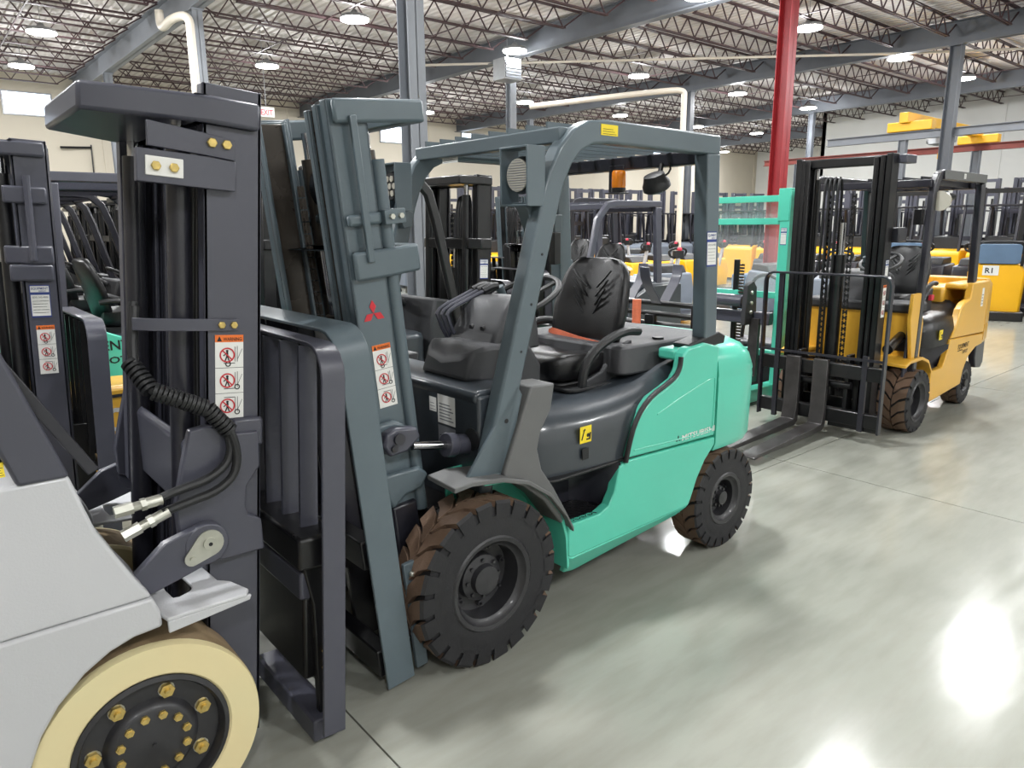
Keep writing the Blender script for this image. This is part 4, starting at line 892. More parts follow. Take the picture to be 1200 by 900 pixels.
    # cross channel between the rails (rear lower tie)
    b = nb('steel_slate', T); b.prism([(.185, .84), (.185, 1.06), (.20, 1.08), (.215, 1.06), (.20, .84)], 'y', -.33, .33); b.obj('lower_tie', r, 0.008)
    small_sticker(r, R180 @ Matrix.Rotation(0, 4, 'Z') @ decal_T(None, (0.025, -.02, 1.02), (0, 1, 0), (0, 0, 1)), .05, .05, head='sticker_red')
    warning_sticker(r, decal_T(T, (.095, .3565, 1.14), (-1, 0, 0), (0, 0, 1)), .082, .25)
    # hydraulic hoses with spiral guard
    H1 = [(.135, -.27, 1.50), (.10, -.31, 1.34), (.13, -.37, 1.27), (.20, -.39, 1.235), (.265, -.40, 1.20), (.315, -.41, 1.13), (.315, -.42, 1.04), (.25, -.43, .995), (.15, -.44, .985), (.10, -.44, .97)]
    H2 = [(x + (.012 if i > 4 else 0), y - .012, z - (.038 if i > 5 else .012)) for i, (x, y, z) in enumerate(H1)]
    for hpts, e in ((H1, (.02, -.44, .965)), (H2, (.03, -.452, .905))):
        b = nb('black_plastic').tube(hpts[:-1] + [(.105, hpts[-1][1], hpts[-1][2] + .003)], .0125, 10, smooth=2); hh = b.obj('hydraulic_hose', r)
        d = Vector(hpts[-1]) - Vector(e); b = nb('zinc')
        p = Vector(e); q = Vector(hpts[-1]) + d.normalized() * .01
        b.cyl(tuple(p - d.normalized() * .03), tuple(p + d * .2), .017, n=6).cyl(tuple(p + d * .2), tuple(p + d * .45), .013, n=12).cyl(tuple(p + d * .45), tuple(p + d * .62), .0175, n=6).cyl(tuple(p + d * .62), tuple(q), .0155, n=12); b.obj('hose_fitting', hh, smooth=30)
    b = nb('black_plastic')
    for i in range(26):
        t = i / 25; a = [Vector(p) for p in H1[1:6]]; k = min(3, int(t * 4)); u = t * 4 - k; p = a[k].lerp(a[k + 1], u); d = (a[k + 1] - a[k]).normalized()
        b.cyl(tuple(p - d * .0045 + Vector((0, -.006, -.006))), tuple(p + d * .0045 + Vector((0, -.006, -.006))), .0255, n=14)
    b.obj('spiral_hose_guard', r)
    # carriage, backrest and lower hooks
    T2 = R180 @ mast_T(-.335, 3.6)
    backrest(r, T2, 'steel_slate', -.198, .50, .06, 1.36, pw=.078, bars=6, ybars='steel_slate')
    b = nb('steel_slate', T2); b.box(-.20, -.12, -.42, .42, .52, .62).obj('upper_carriage_bar', r, 0.01)
    b = nb('black_metal', T2)
    b.box(-.235, -.10, -.46, .46, .64, .75); b.box(-.20, -.14, -.35, .40, .22, .52); lab(b.obj('side_shifter', r, 0.012), 'black side shifter frame')
    for y in (-.25, .25): nb('black_metal', T2).cyl((-.20, y, .25), (-.20, y, .62), .035, n=16).obj('clamp_cylinder', r)
    nb('steel_slate', T2).prism([(-.30, .50), (-.26, .46), (-.18, .46), (-.18, .62), (-.26, .60)], 'y', .14, .32).obj('carriage_hook', r, 0.006)
    nb('steel_slate', T2).box(-.235, -.145, -.05, .46, .02, .10).obj('lower_carriage_bar', r, 0.008)
    nb('black_metal', T2).prism([(-.235, .75), (-.235, .10), (-.18, .10), (-.16, .5), (-.10, .75)], 'y', .40, .43).obj('side_plate', r, 0.006)
    for (x, y, z, k, hd) in ((-.2355, .10, .66, 'sticker_white', 'sticker_red'), (-.2355, .20, .69, 'sticker_white', None)):
        small_sticker(r, T2 @ decal_T(None, (x, y, z), (0, 1, 0), (0, 0, 1)), .07, .035, k, hd, 2)
    b = nb('brass', T2)
    b.cyl((-.20, .433, .33), (-.20, .443, .33), .014, n=6).cyl((-.20, .433, .27), (-.20, .443, .27), .014, n=6); b.obj('bolt', r, smooth=30)
    return r
white_truck = build_white()

# ================================================================ generic counterbalance truck for the rows behind
def simple_truck(label, loc, rz, body='hood_grey', mkey='steel_dark', gkey='steel_dark', H=2.1, tilt=3, group=None, lettering=None, rails='same', seat_on=True, gz=2.06, bk='steel_dark', cw=None, mast_hw=.37, nm='forklift'):
    r = root(nm, label, 'forklift', loc, rz, group)
    nb('black_metal').box(-.1, 1.6, -.32, .32, .15, .58).obj('chassis', r, 0.01)
    for s in (-1, 1):
        tire_obj(r, 0, s * .44, .27, .19, .15, s, lugs=14, nuts=0)
        tire_obj(r, 1.4, s * .42, .21, .14, .10, s, lugs=14, nuts=0)
        P = [(.34, .22), (.34, .44), (.62, .44), (.72, .62), (.80, .85), (1.15, 1.0), (1.70, 1.0), (1.72, .5), (1.55, .48), (1.2, .42), (1.12, .22)]
        nb(body).prism(P, 'y', s * .53, s * .46).obj('side_panel', r, 0.01)
        nb(body).loft([[(x, s * .54, z - .02), (x, s * .54, z), (x, s * .30, z), (x, s * .30, z - .02)] for x, z in ((-.22, .55), (-.1, .62), (.1, .62), (.25, .55), (.34, .42))]).obj('fender_cover', r)
    nb('hood_grey').prism(rrect(.35, 1.1, -.45, .45, .1), 'z', .5, .90).obj('engine_hood', r, 0.04)
    b = nb(cw or body); b.loft([[(1.1, -.52, z), (1.6, -.53, z), (1.85, -.40, z), (1.92, -.15, z), (1.92, .15, z), (1.85, .40, z), (1.6, .53, z), (1.1, .52, z)] for z in (.35, .98)] + [[(1.15, -.48, 1.05), (1.58, -.48, 1.05), (1.78, -.36, 1.05), (1.84, -.13, 1.05), (1.84, .13, 1.05), (1.78, .36, 1.05), (1.58, .48, 1.05), (1.15, .48, 1.05)]]); b.obj('counterweight', r, 0.03)
    nb('grey_plastic').prism([(-.05, .55), (-.05, .95), (.06, 1.12), (.25, 1.15), (.30, .95), (.3, .55)], 'y', -.42, .42).obj('dashboard', r, 0.02)
    guard(r, None, gkey, [(.0, .66), (.26, 1.75), (.32, gz - .12), (.42, gz - .02), (.55, gz)], .47, w=.05, h=.07, xr=1.32, xrb=1.38, zt=gz, zrb=1.0, front_x=.40, front_z=gz - .03, slats=6)
    if seat_on:
        seat(r, None, .55, 0, .96, .95, belt=False); steering(r, None, .48, 1.26, 0, .16, 28, base=(.28, 0, 1.08))
    T = mast_T(-.30, tilt)
    mast(r, T, mkey, H=H, hw=mast_hw, web=.15, z0=.08, inner='black_metal', stack=rails, heads=((H - .01, .16, .07),), cross=((H - .5, .08, .09),))
    backrest(r, T, bk, -.13, .48, .08, 1.25, pw=.09, bars=6)
    carriage(r, T, -.15, .46, .15, .55)
    if lettering:
        k, lines = lettering
        for n, (t, x, z, sz, w) in enumerate(lines):
            for s in (-1, 1):
                X = decal_T(None, (x if s < 0 else x + w, s * .5315, z), (-s * 1, 0, 0), (0, 0, 1)); b = nb(k, X); b.text(t, Matrix.Identity(4), sz, w); b.obj('side_lettering', r, smooth=0)
    return r
# truck B: next in the row behind the white one
tb = simple_truck('dark grey forklift at the left edge, its mast beside the white forklift', (.24, 4.62, 0), 180, body='steel_slate', mkey='steel_slate', gkey='steel_slate', tilt=2.5, bk='steel_slate', H=2.12)
TT = mast_T(-.30, 2.5)
def rear_view_stickers(r):
    # near side for a truck turned by 180 degrees is local +y
    dealer_sticker(r, decal_T(TT, (.085, .3715, 1.27), (-1, 0, 0), (0, 0, 1)), .085, .16)
    warning_sticker(r, decal_T(TT, (.075, .3715, .985), (-1, 0, 0), (0, 0, 1)), .078, .245)
rear_view_stickers(tb)
for z in (1.82, 1.45): nb('steel_slate', TT).prism([(.02, z), (.2, z), (.2, z + .08), (.02, z + .08)], 'y', .372, .40).obj('side_pad', tb, 0.01)
nb('steel_slate', TT).cyl((.10, .41, 1.55), (.10, .41, 1.95), .016, n=10).obj('side_rod', tb)
# row farther back on the left, facing the same way
simple_truck('dark forklift third in the row on the left, behind the two nearest masts', (2.15, 6.5, 0), 180, body='green', mkey='black_metal', gkey='steel_slate', tilt=2, lettering=('ink', (('EQUIPMENT', .90, .82, .10, .55), ('DEPOT', .92, .72, .07, .30))))
rowt = simple_truck('black forklift packed side by side in the deep row on the left', (2.15, 7.85, 0), 180, body='hood_grey', mkey='black_metal', gkey='steel_dark', tilt=2, group='black forklifts packed in the left row')
for i, y in enumerate((10.65, 12.05, 13.4, 14.8, 16.1)): clone(rowt, (2.15 + .08 * i, y, 0), 180, 'black forklift packed side by side in the deep row on the left')
simple_truck('black forklift with yellow body in the deep row on the left', (2.05, 9.25, 0), 180, body='yellow', mkey='black_metal', gkey='steel_dark', tilt=2)
tt = root('tow_tractor', 'low yellow machine with big white letters between the two nearest masts', 'tow tractor', (0.80, 5.48, 0), 0)
nb('yellow').prism([(-.5, .12), (.62, .12), (.64, .5), (.55, .69), (-.45, .71), (-.5, .65)], 'y', -.30, .12).obj('body', tt, 0.03)
nb('steel_dark').prism([(-.5, .63), (.58, .62), (.57, .64), (-.49, .65)], 'y', -.304, -.298).obj('stripe', tt)
for x in (-.35, .42):
    for y in (-.22, .08): nb('rubber').cyl((x, y - .04, .12), (x, y + .04, .12), .12, n=20).obj('wheel', tt)
nb('white_paint', decal_T(None, (.06, -.3015, .40), (1, 0, 0), (0, 0, 1))).text('CAT', Matrix.Identity(4), .22, .42).obj('side_lettering', tt, smooth=0)
# dark truck with open mast behind the dashboard of the green forklift
tc = simple_truck('black forklift whose open mast stands right behind the green forklift', (3.42, 5.12, 0), 180, body='black_plastic', mkey='black_metal', gkey='black_metal', tilt=2, H=2.1)
dealer_sticker(tc, decal_T(mast_T(-.30, 2), (.075, .3715, 1.27), (-1, 0, 0), (0, 0, 1)), .085, .16)
nb('rope_green').tube([(-.50, .05, 1.95), (-.46, .06, 1.80), (-.44, .08, 1.5), (-.42, .08, 1.35), (-.46, .0, 1.2)], .009, 6, smooth=1).obj('green_hose', tc)
# blue-grey mast, then small electric truck with a round seat
td = simple_truck('forklift with blue-grey mast rails seen under the front of the green guard', (7.3, 8.2, 0), 0, body='yellow', mkey='steel_grey', gkey='steel_dark', tilt=3, H=2.12)
te = simple_truck('small grey forklift with black seat seen through the green guard', (5.55, 5.95, 0), 0, body='hood_grey', mkey='black_metal', gkey='steel_slate', tilt=2, H=1.5, gz=1.93)

# ================================================================ the yellow forklift
def build_yellow():
    r = root('forklift', 'yellow forklift with tall black mast and lowered forks on the right', 'forklift', (6.22, 2.80, 0), 2.0)
    nb('black_metal').box(-.1, 1.5, -.3, .3, .14, .55).obj('chassis', r, 0.01)
    for s in (-1, 1):
        tire_obj(r, .0, s * .43, .262, .24, .165, s, lugs=16, hub=.06, nuts=6, dish=.10)
        t = tire_obj(r, 1.38, s * .41, .205, .15, .115, s, lugs=18, hub=.05, nuts=5, dish=.03)
        y = s * .53
        P = [(.285, .49), (.34, .47), (.56, .47), (.66, .62), (.68, .70), (1.60, .66), (1.60, .56), (1.42, .55), (1.22, .48), (1.12, .36), (1.09, .24), (.33, .20), (.29, .22)]
        nb('yellow').prism(P, 'y', y, y - s * .05).obj('lower_side_panel', r, 0.008)
        U = [(.70, .705), (.80, .80), (.86, .95), (.95, 1.0), (1.10, 1.02), (1.12, 1.16), (1.60, 1.16), (1.60, .67)]
        nb('yellow').prism(U, 'y', y, y - s * .06).obj('upper_side_panel', r, 0.010)
        nb('yellow').box(1.10, 1.60, min(y - s * .04, s * .3), max(y - s * .04, s * .3), 1.10, 1.155).obj('top_panel', r, 0.02)
        A = [(-.30, .60), (-.2, .625), (.05, .625), (.2, .58), (.28, .50), (.31, .40)]
        nb('yellow').loft([[(x, y - s * .0, z - .025), (x, y, z), (x, s * .28, z + .01), (x, s * .28, z - .015)] for x, z in A]).obj('fender_cover', r, 0.005)
        nb('yellow').prism([(-.12, .62), (.05, .62), (.06, .9), (-.05, 1.15), (-.20, 1.15), (-.22, .95)], 'y', s * .50, s * .47).obj('front_gusset', r, 0.006)
        nb('steel_dark').loft([[(x, y0, .30), (x, y0, .66), (x + .01, y0, .66), (x + .01, y0, .30)] for x, y0 in ((.32, s * .33), (.52, s * .36), (.60, s * .45), (.66, s * .525))], cap=False).box(.32, .62, min(s * .34, s * .525), max(s * .34, s * .525), .44, .465).obj('step_well', r, 0.003)
        nb('steel_dark').prism([(1.55, .58), (1.80, .60), (1.82, .35), (1.76, .30), (1.6, .32), (1.55, .42)], 'y', s * .50, s * .44).obj('rear_skirt', r, 0.01)
        # tilt-bracket detail
        nb('steel_slate').prism([(-.16, .30), (-.10, .9), (-.03, .9), (.02, .30)], 'y', s * .46, s * .44).obj('pillar_gusset', r, 0.004)
    b = nb('yellow'); ring = lambda z, k, o: [(1.61, -.53 * k, z), (1.75, -.52 * k, z), (1.86 - o, -.45 * k, z), (1.93 - o, -.3 * k, z), (1.95 - o, 0, z), (1.93 - o, .3 * k, z), (1.86 - o, .45 * k, z), (1.75, .52 * k, z), (1.61, .53 * k, z)]
    b.loft([ring(.56, .97, .03), ring(.60, 1, 0), ring(.74, 1, 0), ring(.75, .992, .005), ring(.76, 1, 0), ring(1.12, .99, .01), ring(1.17, .93, .06)]); b.obj('counterweight', r, smooth=45)
    def hs(x, yo, zt): 
        p = [(x, -yo, .66), (x, -yo, .78), (x, -yo + .03, zt - .05), (x, -yo + .10, zt)]
        return p + [(x, 0, zt + .01)] + [(a, -c, d) for a, c, d in p[::-1]]
    nb('vinyl').loft([hs(.26, .42, .86), hs(.29, .47, .90), hs(.4, .50, .91), hs(.8, .515, .92), hs(1.0, .50, .96), hs(1.10, .46, 1.0)]).obj('engine_hood', r, smooth=50)
    nb('yellow').box(1.05, 1.60, -.32, .32, .95, 1.12).obj('rear_deck', r, 0.03)
    nb('yellow').box(-.06, .04, -.45, .45, .55, 1.02).obj('cowl_front', r, 0.012)
    nb('grey_plastic').prism([(-.06, 1.0), (-.04, 1.10), (.06, 1.22), (.16, 1.30), (.26, 1.26), (.30, 1.0)], 'y', -.18, .30).obj('dashboard', r, 0.03)
    nb('grey_plastic').box(-.08, .24, -.46, .46, .98, 1.06).obj('dashboard_ledge', r, 0.02)
    steering(r, None, .38, 1.36, 0, .165, 26, base=(.2, 0, 1.15))
    seat(r, None, .42, -.02, .97, .95, belt=False)
    pts = [(-.07, .55), (-.055, 1.25), (.02, 1.93), (.05, 2.00), (.11, 2.05), (.2, 2.065)]
    guard(r, None, 'steel_dark', [(-.03, .50), (-.02, .75), (.0, 1.88), (.015, 1.97), (.05, 2.04), (.15, 2.065)], .48, w=.05, h=.075, xr=1.20, xrb=1.30, zt=2.065, zrb=1.16, front_x=-.02, front_z=2.0, slats=7, rear_key='steel_dark')
    nb('light_plastic').bar((.12, -.515, 2.065), (1.16, -.515, 2.065), .01, .07).obj('guard_trim', r, 0.003)
    small_sticker(r, decal_T(None, (.55, -.5205, 2.045), (1, 0, 0), (0, 0, 1)), .05, .04)
    small_sticker(r, decal_T(None, (1.40, -.5305, .93), (1, 0, 0), (0, 0, 1)), .06, .17)
    step_sticker(r, decal_T(None, (.42, -.517, .72), (1, 0, 0), (0, 0, 1)), .08)
    X = decal_T(None, (.90, -.5308, .585), (1, 0, 0), (0, 0, 1)); nb('ink', X).text('EQUIPMENT', Matrix.Identity(4), .06, .30).text('DEPOT', Matrix.Translation((.14, -.055, 0)), .045, .14).box(0, .13, -.02, -.012, 0, .001).obj('side_lettering', r, smooth=0)
    nb('lamp_lens').lathe([(.075, 0), (.075, .03), (.05, .05)], (.02, -.53, 1.86), (1, 0, 0), 24).obj('work_light', r)
    nb('black_metal').box(-.06, .0, -.44, -.38, 1.68, 1.80).obj('light_bracket', r, 0.003)
    b = nb('black_plastic').cyl((.75, -.3, 1.92), (1.05, -.3, 1.92), .03, n=12); b.obj('speaker_bar', r)
    # fire-red buckle by the seat
    nb('button_red').box(.72, .78, -.33, -.30, 1.02, 1.07).obj('belt_buckle', r, 0.006)
    T = mast_T(-.52, 0.8)
    mast(r, T, 'black_metal', H=2.2, hw=.37, web=.13, z0=.10, inner='black_metal', heads=(), cross=())
    nb('black_metal', T).box(.01, .10, -.35, .35, 2.12, 2.19).obj('crosshead', r, 0.01)
    nb('steel_slate', T).box(.10, .30, -.43, -.36, 2.13, 2.19).obj('crosshead_ear', r, 0.006)
    nb('steel_dark', T).box(.12, .28, -.42, -.30, 1.55, 1.66).obj('rail_bracket', r, 0.01)
    dealer_sticker(r, decal_T(T, (.075, -.3715, 1.28), (1, 0, 0), (0, 0, 1)), .06, .14)
    warning_sticker(r, decal_T(T, (.075, -.3715, .98), (1, 0, 0), (0, 0, 1)), .06, .25)
    # load guard: hoop with crossbar and few uprights
    P = [(-.125, -.50, .10)] + [(-.125, -.50 + .07 - .07 * math.cos(R(a)), 1.24 + .07 * math.sin(R(a))) for a in (0, 30, 60, 90)] + [(-.125, .50 - .07 + .07 * math.sin(R(a)), 1.24 + .07 * math.cos(R(a))) for a in (0, 30, 60, 90)] + [(-.125, .50, .10)]
    nb('steel_dark', T).sweep(P, .055, .016, side=(1, 0, 0)).obj('backrest_frame', r, 0.003)
    nb('steel_dark', T).box(-.145, -.135, -.50, .50, .66, .68).obj('backrest_bar', r, smooth=0)
    for y in (.36, -.36): nb('steel_dark', T).box(-.14, -.11, y - .02, y + .02, .10, 1.30 if y > 0 else .7).obj('backrest_upright', r, 0.002)
    carriage(r, T, -.10, .50, .19, .56, forks=(-.03, .20), fork_len=1.12)
    nb('black_metal', T).box(-.11, -.09, -.50, -.10, .10, .20).obj('carriage_plate', r)
    b = nb('black_metal').cyl((-.36, -.40, .72), (-.02, -.38, .80), .04, n=14).box(-.12, -.02, -.44, -.36, .68, .78); b.obj('tilt_cylinder', r)
    return r
yellow_truck = build_yellow()
# ================================================================ turquoise stacker, clamp attachment
def build_stacker():
    r = root('stacker', 'turquoise pallet stacker with clear mast guard behind the green counterweight', 'stacker', (6.45, 4.1, 0), 0)
    for s in (-1, 1):
        b = nb('green'); b.box(-.05, .05, s * .46 - .05, s * .46 + .05, .05, 2.0).box(-.055, .09, s * .46 - .045, s * .46 + .075, 1.72, 2.02); b.obj('mast_post', r, 0.006)
        nb('green').box(-.75, .1, s * .40 - .06, s * .40 + .06, .03, .16).obj('straddle_leg', r, 0.01)
        nb('rubber').cyl((-.65, s * .40 - .03, .06), (-.65, s * .40 + .03, .06), .06, n=16).obj('wheel', r)
    for z in (1.93, 1.72, 1.02, .45): nb('green').box(-.03, .03, -.42, .42, z - .03, z + .03).obj('cross_member', r, 0.004)
    nb('clear_sheet').box(.045, .05, -.40, .40, 1.05, 1.90).obj('guard_sheet', r, smooth=0)
    nb('black_metal').cyl((0, .05, .2), (0, .05, 1.35), .03, n=14).obj('lift_cylinder', r)
    b = nb('grease_metal')
    for i in range(34): b.box(-.05, -.035, -.06, -.01, .3 + i * .03, .32 + i * .03)
    b.obj('lift_chain', r, smooth=0)['kind'] = 'stuff'
    nb('steel_slate').box(-.14, -.06, -.42, .30, .74, .86).cyl((-.16, .35, .96), (-.16, -.15, .96), .06, n=18).obj('carriage', r, 0.01)
    b = nb('grey_plastic').prism([(-.28, .74), (-.08, .74), (-.10, 1.10), (-.16, 1.16), (-.26, 1.12)], 'y', -.25, -.20); b.mt('zinc').cyl((-.2, -.25, 1.05), (-.2, -.27, 1.05), .02, n=8).cyl((-.2, -.25, .95), (-.2, -.27, .95), .02, n=8).cyl((-.2, -.25, .86), (-.2, -.27, .86), .02, n=8); b.obj('side_plate', r, 0.006)
    for y in (-.28, .28): nb('fork_steel').prism([(-.12, .80), (-.17, .80), (-.18, .24), (-1.1, .20), (-1.1, .18), (-.14, .18)], 'y', y - .05, y + .05).obj('fork', r, 0.004)
    b = nb('steel_dark'); b.prism([(.10, .05), (.75, .05), (.78, .4), (.6, .5), (.12, .52)], 'y', -.36, .36); b.obj('power_unit', r, 0.05, seg=3)
    dealer_sticker(r, decal_T(None, (-.0505, -.46, 1.50), (0, -1, 0), (0, 0, 1)), .06, .16)
    nb('black_plastic').tube([(.4, -.2, .5), (.5, -.2, 1.1), (.45, 0, 1.2), (.5, .2, 1.1), (.4, .2, .5)], .02, 8, smooth=2).obj('tiller_loop', r)
    return r
build_stacker()
def build_clamp():
    r = root('roll_clamp', 'black roll clamp with curved arms and tubular frame behind the green hood', 'clamp', (4.9, 3.95, 0), 0)
    for z, rr in ((1.045, .024), (.955, .022), (.86, .032)): nb('black_metal').cyl((0, -.50, z), (0, .50, z), rr, n=14).obj('frame_tube', r)
    for y in (-.45, .45): nb('black_metal').box(-.04, .04, y - .03, y + .03, .0, 1.06).obj('stand_plate', r, 0.006)
    nb('black_metal').box(-.3, .3, -.5, .5, .0, .05).obj('base', r, 0.006)
    for y in (-.08, .30):
        for s in (-1, 1):
            b = nb('steel_slate'); P = [(s * .05, y, 1.05), (s * .10, y, 1.12), (s * .17, y, 1.20), (s * .21, y, 1.28), (s * .22, y, 1.36)]
            b.sweep(P, .10, .012, side=(0, 1, 0)); b.obj('clamp_arm', r, 0.003)
    b = nb('black_metal').box(-.05, .0, -.05, .05, .80, .95); b.obj('hinge_block', r, 0.006)
    return r
build_clamp()
tag(nb('belt_orange', Matrix.Translation((4.45, 3.75, 0))).cyl((0, 0, 0), (0, 0, 1.12), .035, n=14).cyl((0, 0, 0), (0, 0, .02), .12, n=18).obj('bollard', None), 'orange bollard post behind the black seat', 'bollard')

# ================================================================ background fleet prototypes
def reach_truck(label, loc, rz, body='grey', H=2.9, group=None):
    r = root('reach_truck', label, 'reach truck', loc, rz, group)
    k = {'grey': 'box_grey', 'yellow': 'yellow_bright', 'dark': 'steel_dark'}[body]
    nb(k).prism([(.1, .08), (1.35, .08), (1.38, .95), (1.30, 1.05), (.75, 1.08), (.70, .5), (.1, .5)], 'y', -.5, .5).obj('body', r, 0.03)
    nb('black_plastic').box(.25, .70, -.45, .45, .5, 1.15).obj('battery_cover', r, 0.02)
    nb('black_plastic').prism([(.80, 1.05), (1.0, 1.05), (.98, 1.35), (.86, 1.38)], 'y', -.3, .3).obj('console', r, 0.02)
    for s in (-1, 1):
        b = nb('steel_slate'); b.box(-.12, .04, s * .34 - .035, s * .34 + .035, .1, H).box(-.10, .0, s * .26 - .03, s * .26 + .03, .1, H - .04); b.obj('mast_rail', r, 0.004)
        nb('black_metal').cyl((.03, s * .2, .1), (.03, s * .2, H - .7), .035, n=10).obj('lift_cylinder', r)
        nb('black_metal').box(-.9, .1, s * .38 - .06, s * .38 + .06, .04, .18).obj('reach_leg', r)
        nb('steel_dark').bar((.2, s * .45, 1.0), (.3, s * .45, 2.05), .05, .06, up=(1, 0, 0)).obj('guard_pillar', r)
        nb('steel_dark').bar((1.3, s * .45, 1.0), (1.2, s * .45, 2.05), .05, .06, up=(1, 0, 0)).obj('guard_pillar', r)
    for z in (H - .06, H - .55, 1.3, .6): nb('steel_slate').box(-.10, -.02, -.34, .34, z - .06, z + .05).obj('cross_member', r)
    nb('steel_dark').box(.22, 1.28, -.48, .48, 2.05, 2.09).obj('guard_roof', r, 0.005)
    for y in (-.2, .2): nb('black_metal').prism([(-.2, 1.0), (-.16, 1.0), (-.16, .1), (-1.1, .06), (-1.1, .09), (-.2, .13)], 'y', y - .05, y + .05).obj('fork', r)
    nb('sticker_white').box(-.125, -.121, -.37, -.31, 1.4, 1.6).obj('decal', r, smooth=0)
    return r
def pallet_truck(label, loc, rz, body='box_grey', cover='box_blue', group=None, nm='pallet_truck'):
    r = root(nm, label, 'pallet truck', loc, rz, group)
    nb(body).prism([(-.35, .08), (.35, .08), (.38, .55), (.30, .85), (-.25, .88), (-.35, .7)], 'y', -.38, .38).obj('body', r, 0.03)
    nb(cover).box(-.8, -.38, -.36, .36, .12, .78).obj('battery_box', r, 0.03)
    nb('black_plastic').prism([(-.30, .88), (.25, .85), (.15, .98), (-.25, 1.0)], 'y', -.30, .30).obj('hood', r, 0.02)
    nb('white_paint').bar((.30, 0, .6), (.42, 0, 1.15), .07, .05, up=(0, 1, 0)).obj('tiller_arm', r, 0.006)
    b = nb('black_plastic').tube([(.40, -.05, 1.12), (.38, -.16, 1.16), (.40, -.18, 1.27), (.44, 0, 1.30), (.40, .18, 1.27), (.38, .16, 1.16), (.40, .05, 1.12)], .022, 8, smooth=2).box(.36, .46, -.09, .09, 1.12, 1.25); b.obj('tiller_head', r, 0.01)
    nb('button_red').lathe([(.05, 0), (.05, .03), (.03, .05)], (.43, 0, 1.26), (.2, 0, 1), 14).obj('emergency_button', r)
    nb('steel_dark').prism([(.35, .06), (.75, .06), (.75, .16), (.38, .20)], 'y', -.36, .36).obj('platform', r, 0.02)
    for y in (-.2, .2): nb('fork_steel').prism([(-.8, .06), (-2.1, .05), (-2.1, .10), (-.8, .18)], 'y', y - .08, y + .08).obj('fork', r, 0.006)
    nb('rubber').cyl((0, -.33, .09), (0, .33, .09), .09, n=16).obj('drive_wheel', r)
    return r
def order_picker(label, loc, rz, body='yellow_bright', group=None):
    r = root('stand_up_truck', label, 'stand-up truck', loc, rz, group)
    nb(body).prism([(-.4, .12), (.4, .12), (.42, .80), (.34, .98), (-.34, .98), (-.42, .80)], 'x', -.25, .35).obj('body', r, 0.04)
    nb('black_metal').box(-.4, .5, -.45, .45, .0, .16).obj('base', r, 0.02)
    nb('box_blue').prism(rrect(-.32, .32, .98, 1.32, .06), 'x', -.28, -.20).obj('backrest_pad', r, 0.01)
    nb('black_plastic').tube([(-.24, -.34, .95), (-.24, -.36, 1.30), (-.24, -.3, 1.36), (-.24, .3, 1.36), (-.24, .36, 1.30), (-.24, .34, .95)], .025, 8, smooth=1).obj('rail', r)
    nb('black_plastic').prism(rrect(-.2, .2, 1.05, 1.22, .04), 'x', .1, .3).obj('console', r, 0.02)
    nb('sticker_white').box(-.256, -.251, -.02, .22, .78, .95).obj('number_plate', r, smooth=0)
    nb('black_metal').box(.35, .45, -.35, -.28, .1, 2.3).box(.35, .45, .28, .35, .1, 2.3).box(.36, .44, -.3, .3, 2.2, 2.28).obj('mast_frame', r)
    return r
# masts in the back rows
G1 = 'tall masts in the back rows'
p = reach_truck('grey reach truck with tall mast in the back row along the left wall', (11.4, 18.5, 0), -100, group=G1)
for i in range(1, 15): clone(p, (11.4 + i * 1.14, 18.5 - .12 * i, 0), -98 + (i % 3) * 2, 'grey reach truck with tall mast in the back row along the left wall')
q = reach_truck('dark reach truck with tall mast in the far row toward the right wall', (25.2, 14.6, 0), 175, body='dark', H=2.9, group='tall masts toward the right wall')
for i in range(1, 13):
    if i not in (5, 6): clone(q, (25.2 - .06 * i, 14.6 - i * 1.13, 0), 176, 'dark reach truck with tall mast in the far row toward the right wall')
q2 = reach_truck('yellow reach truck in the middle row behind the yellow forklift', (20.9, 13.6, 0), 176, body='yellow', H=2.5, group='yellow reach trucks in the middle row')
for i in range(1, 10): clone(q2, (20.9 - .05 * i, 13.6 - i * 1.13, 0), 176, 'yellow reach truck in the middle row behind the yellow forklift')
q3 = reach_truck('yellow reach truck in the row beyond the green guard', (10.2, 15.0, 0), -95, body='yellow', H=2.3, group='yellow reach trucks beyond the green guard')
for i in range(1, 5): clone(q3, (10.2 + i * 1.14, 15.0 - .08 * i, 0), -96 + (i % 3) * 2, 'yellow reach truck in the row beyond the green guard')
p5 = reach_truck('grey reach truck in the deepest row, only its mast in view', (10.6, 23.2, 0), -100, H=3.2, group='masts in the deepest row')
for i in range(1, 14): clone(p5, (10.6 + i * 1.14, 23.2 - .12 * i, 0), -98 + (i % 3) * 2, 'grey reach truck in the deepest row, only its mast in view')
q5 = reach_truck('dark reach truck in the last row before the right wall', (30.4, 15.2, 0), 175, body='dark', H=3.2, group='last row before the right wall')
for i in range(1, 14): clone(q5, (30.4 - .02 * i, 15.2 - i * 1.15, 0), 175, 'dark reach truck in the last row before the right wall')
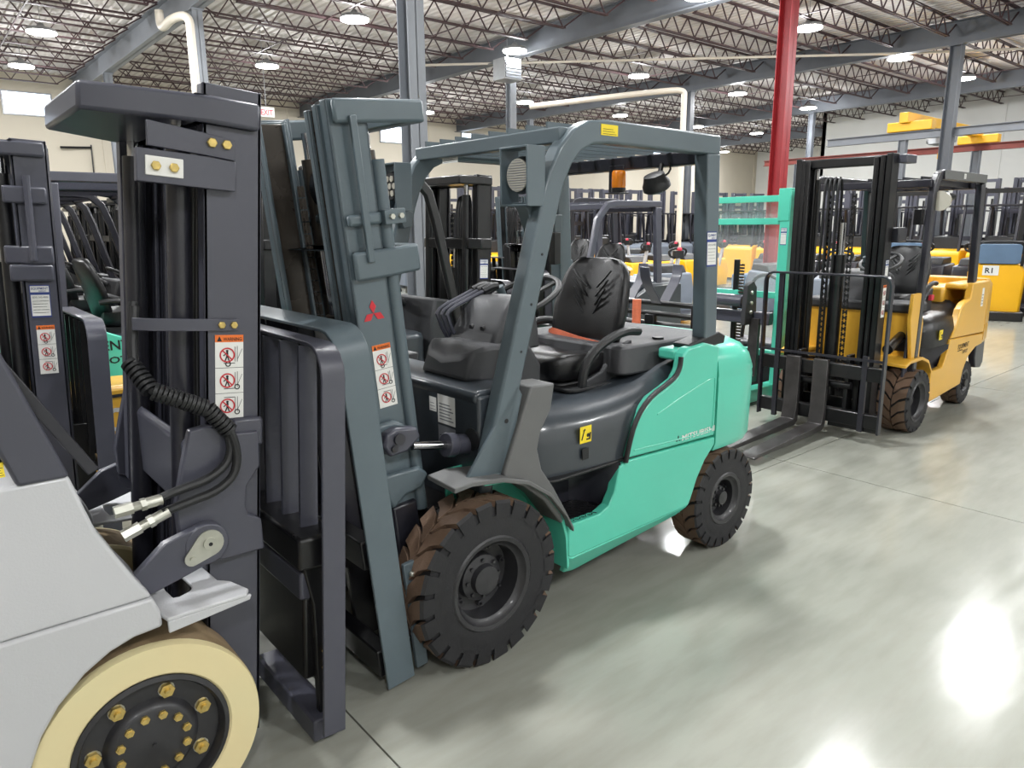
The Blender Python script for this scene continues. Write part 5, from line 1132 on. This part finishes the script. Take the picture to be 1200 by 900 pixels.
# walkie trucks
w1 = pallet_truck('grey pallet truck with white tiller arm in the aisle seen above the roll clamp', (10.6, 8.3, 0), -110)
clone(w1, (12.1, 7.0, 0), -112, 'grey pallet truck right of the one seen above the roll clamp')
clone(w1, (11.3, 5.4, 0), -160, 'blue-grey pallet truck behind the turquoise stacker')
w2 = pallet_truck('dark pallet truck with red button in the aisle behind the yellow mast', (16.5, 9.6, 0), 180, 'steel_dark', 'box_grey', group='pallet trucks lined up behind the yellow forklift')
for i in range(1, 10): clone(w2, (16.5 - .02 * i, 9.6 - .9 * i, 0), 178 + (i % 3) * 2, 'dark pallet truck with red button in the aisle behind the yellow mast')
w3 = pallet_truck('yellow pallet truck farther down the aisle', (9.2, 11.2, 0), -90, 'yellow_bright', 'yellow_bright', group='yellow pallet trucks down the aisle')
for i in range(1, 8): clone(w3, (9.2 + .95 * i, 11.2 - .02 * i, 0), -90 + (i % 2) * 3, 'yellow pallet truck farther down the aisle')
w4 = pallet_truck('grey pallet truck in the short row behind the turquoise stacker', (16.9, 14.3, 0), 180, 'box_grey', 'box_blue', group='grey pallet trucks in the short row')
for i in range(1, 2): clone(w4, (16.9, 14.3 + 1.0 * i, 0), 180, 'grey pallet truck in the short row behind the turquoise stacker')
r1 = order_picker('yellow stand-up truck with a white number plate right of the yellow forklift', (14.9, 4.35, 0), 20)
X = decal_T(None, (-.2565, .19, .82), (0, -1, 0), (0, 0, 1)); nb('ink', X).text('R1', Matrix.Translation((0, 0, .001)), .13).obj('number_lettering', r1, smooth=0)
r2 = order_picker('dark stand-up truck at the right edge behind the stock of trucks', (14.3, 3.0, 0), 20, body='steel_dark')
order_picker('yellow stand-up truck far behind the right pillar of the yellow guard', (14.9, 5.9, 0), 15)
# drain grate leaf on floor: small brown scrap
tag(nb('tan_mat').prism([(0, 0), (.02, .012), (.035, .0), (.03, -.015), (.015, -.012), (.004, -.02)], 'z', 0.0005, 0.002, X=Matrix.Translation((1.74, .72, 0))).obj('paper_scrap'), 'tiny brown scrap on the glossy floor near the bottom', 'scrap')
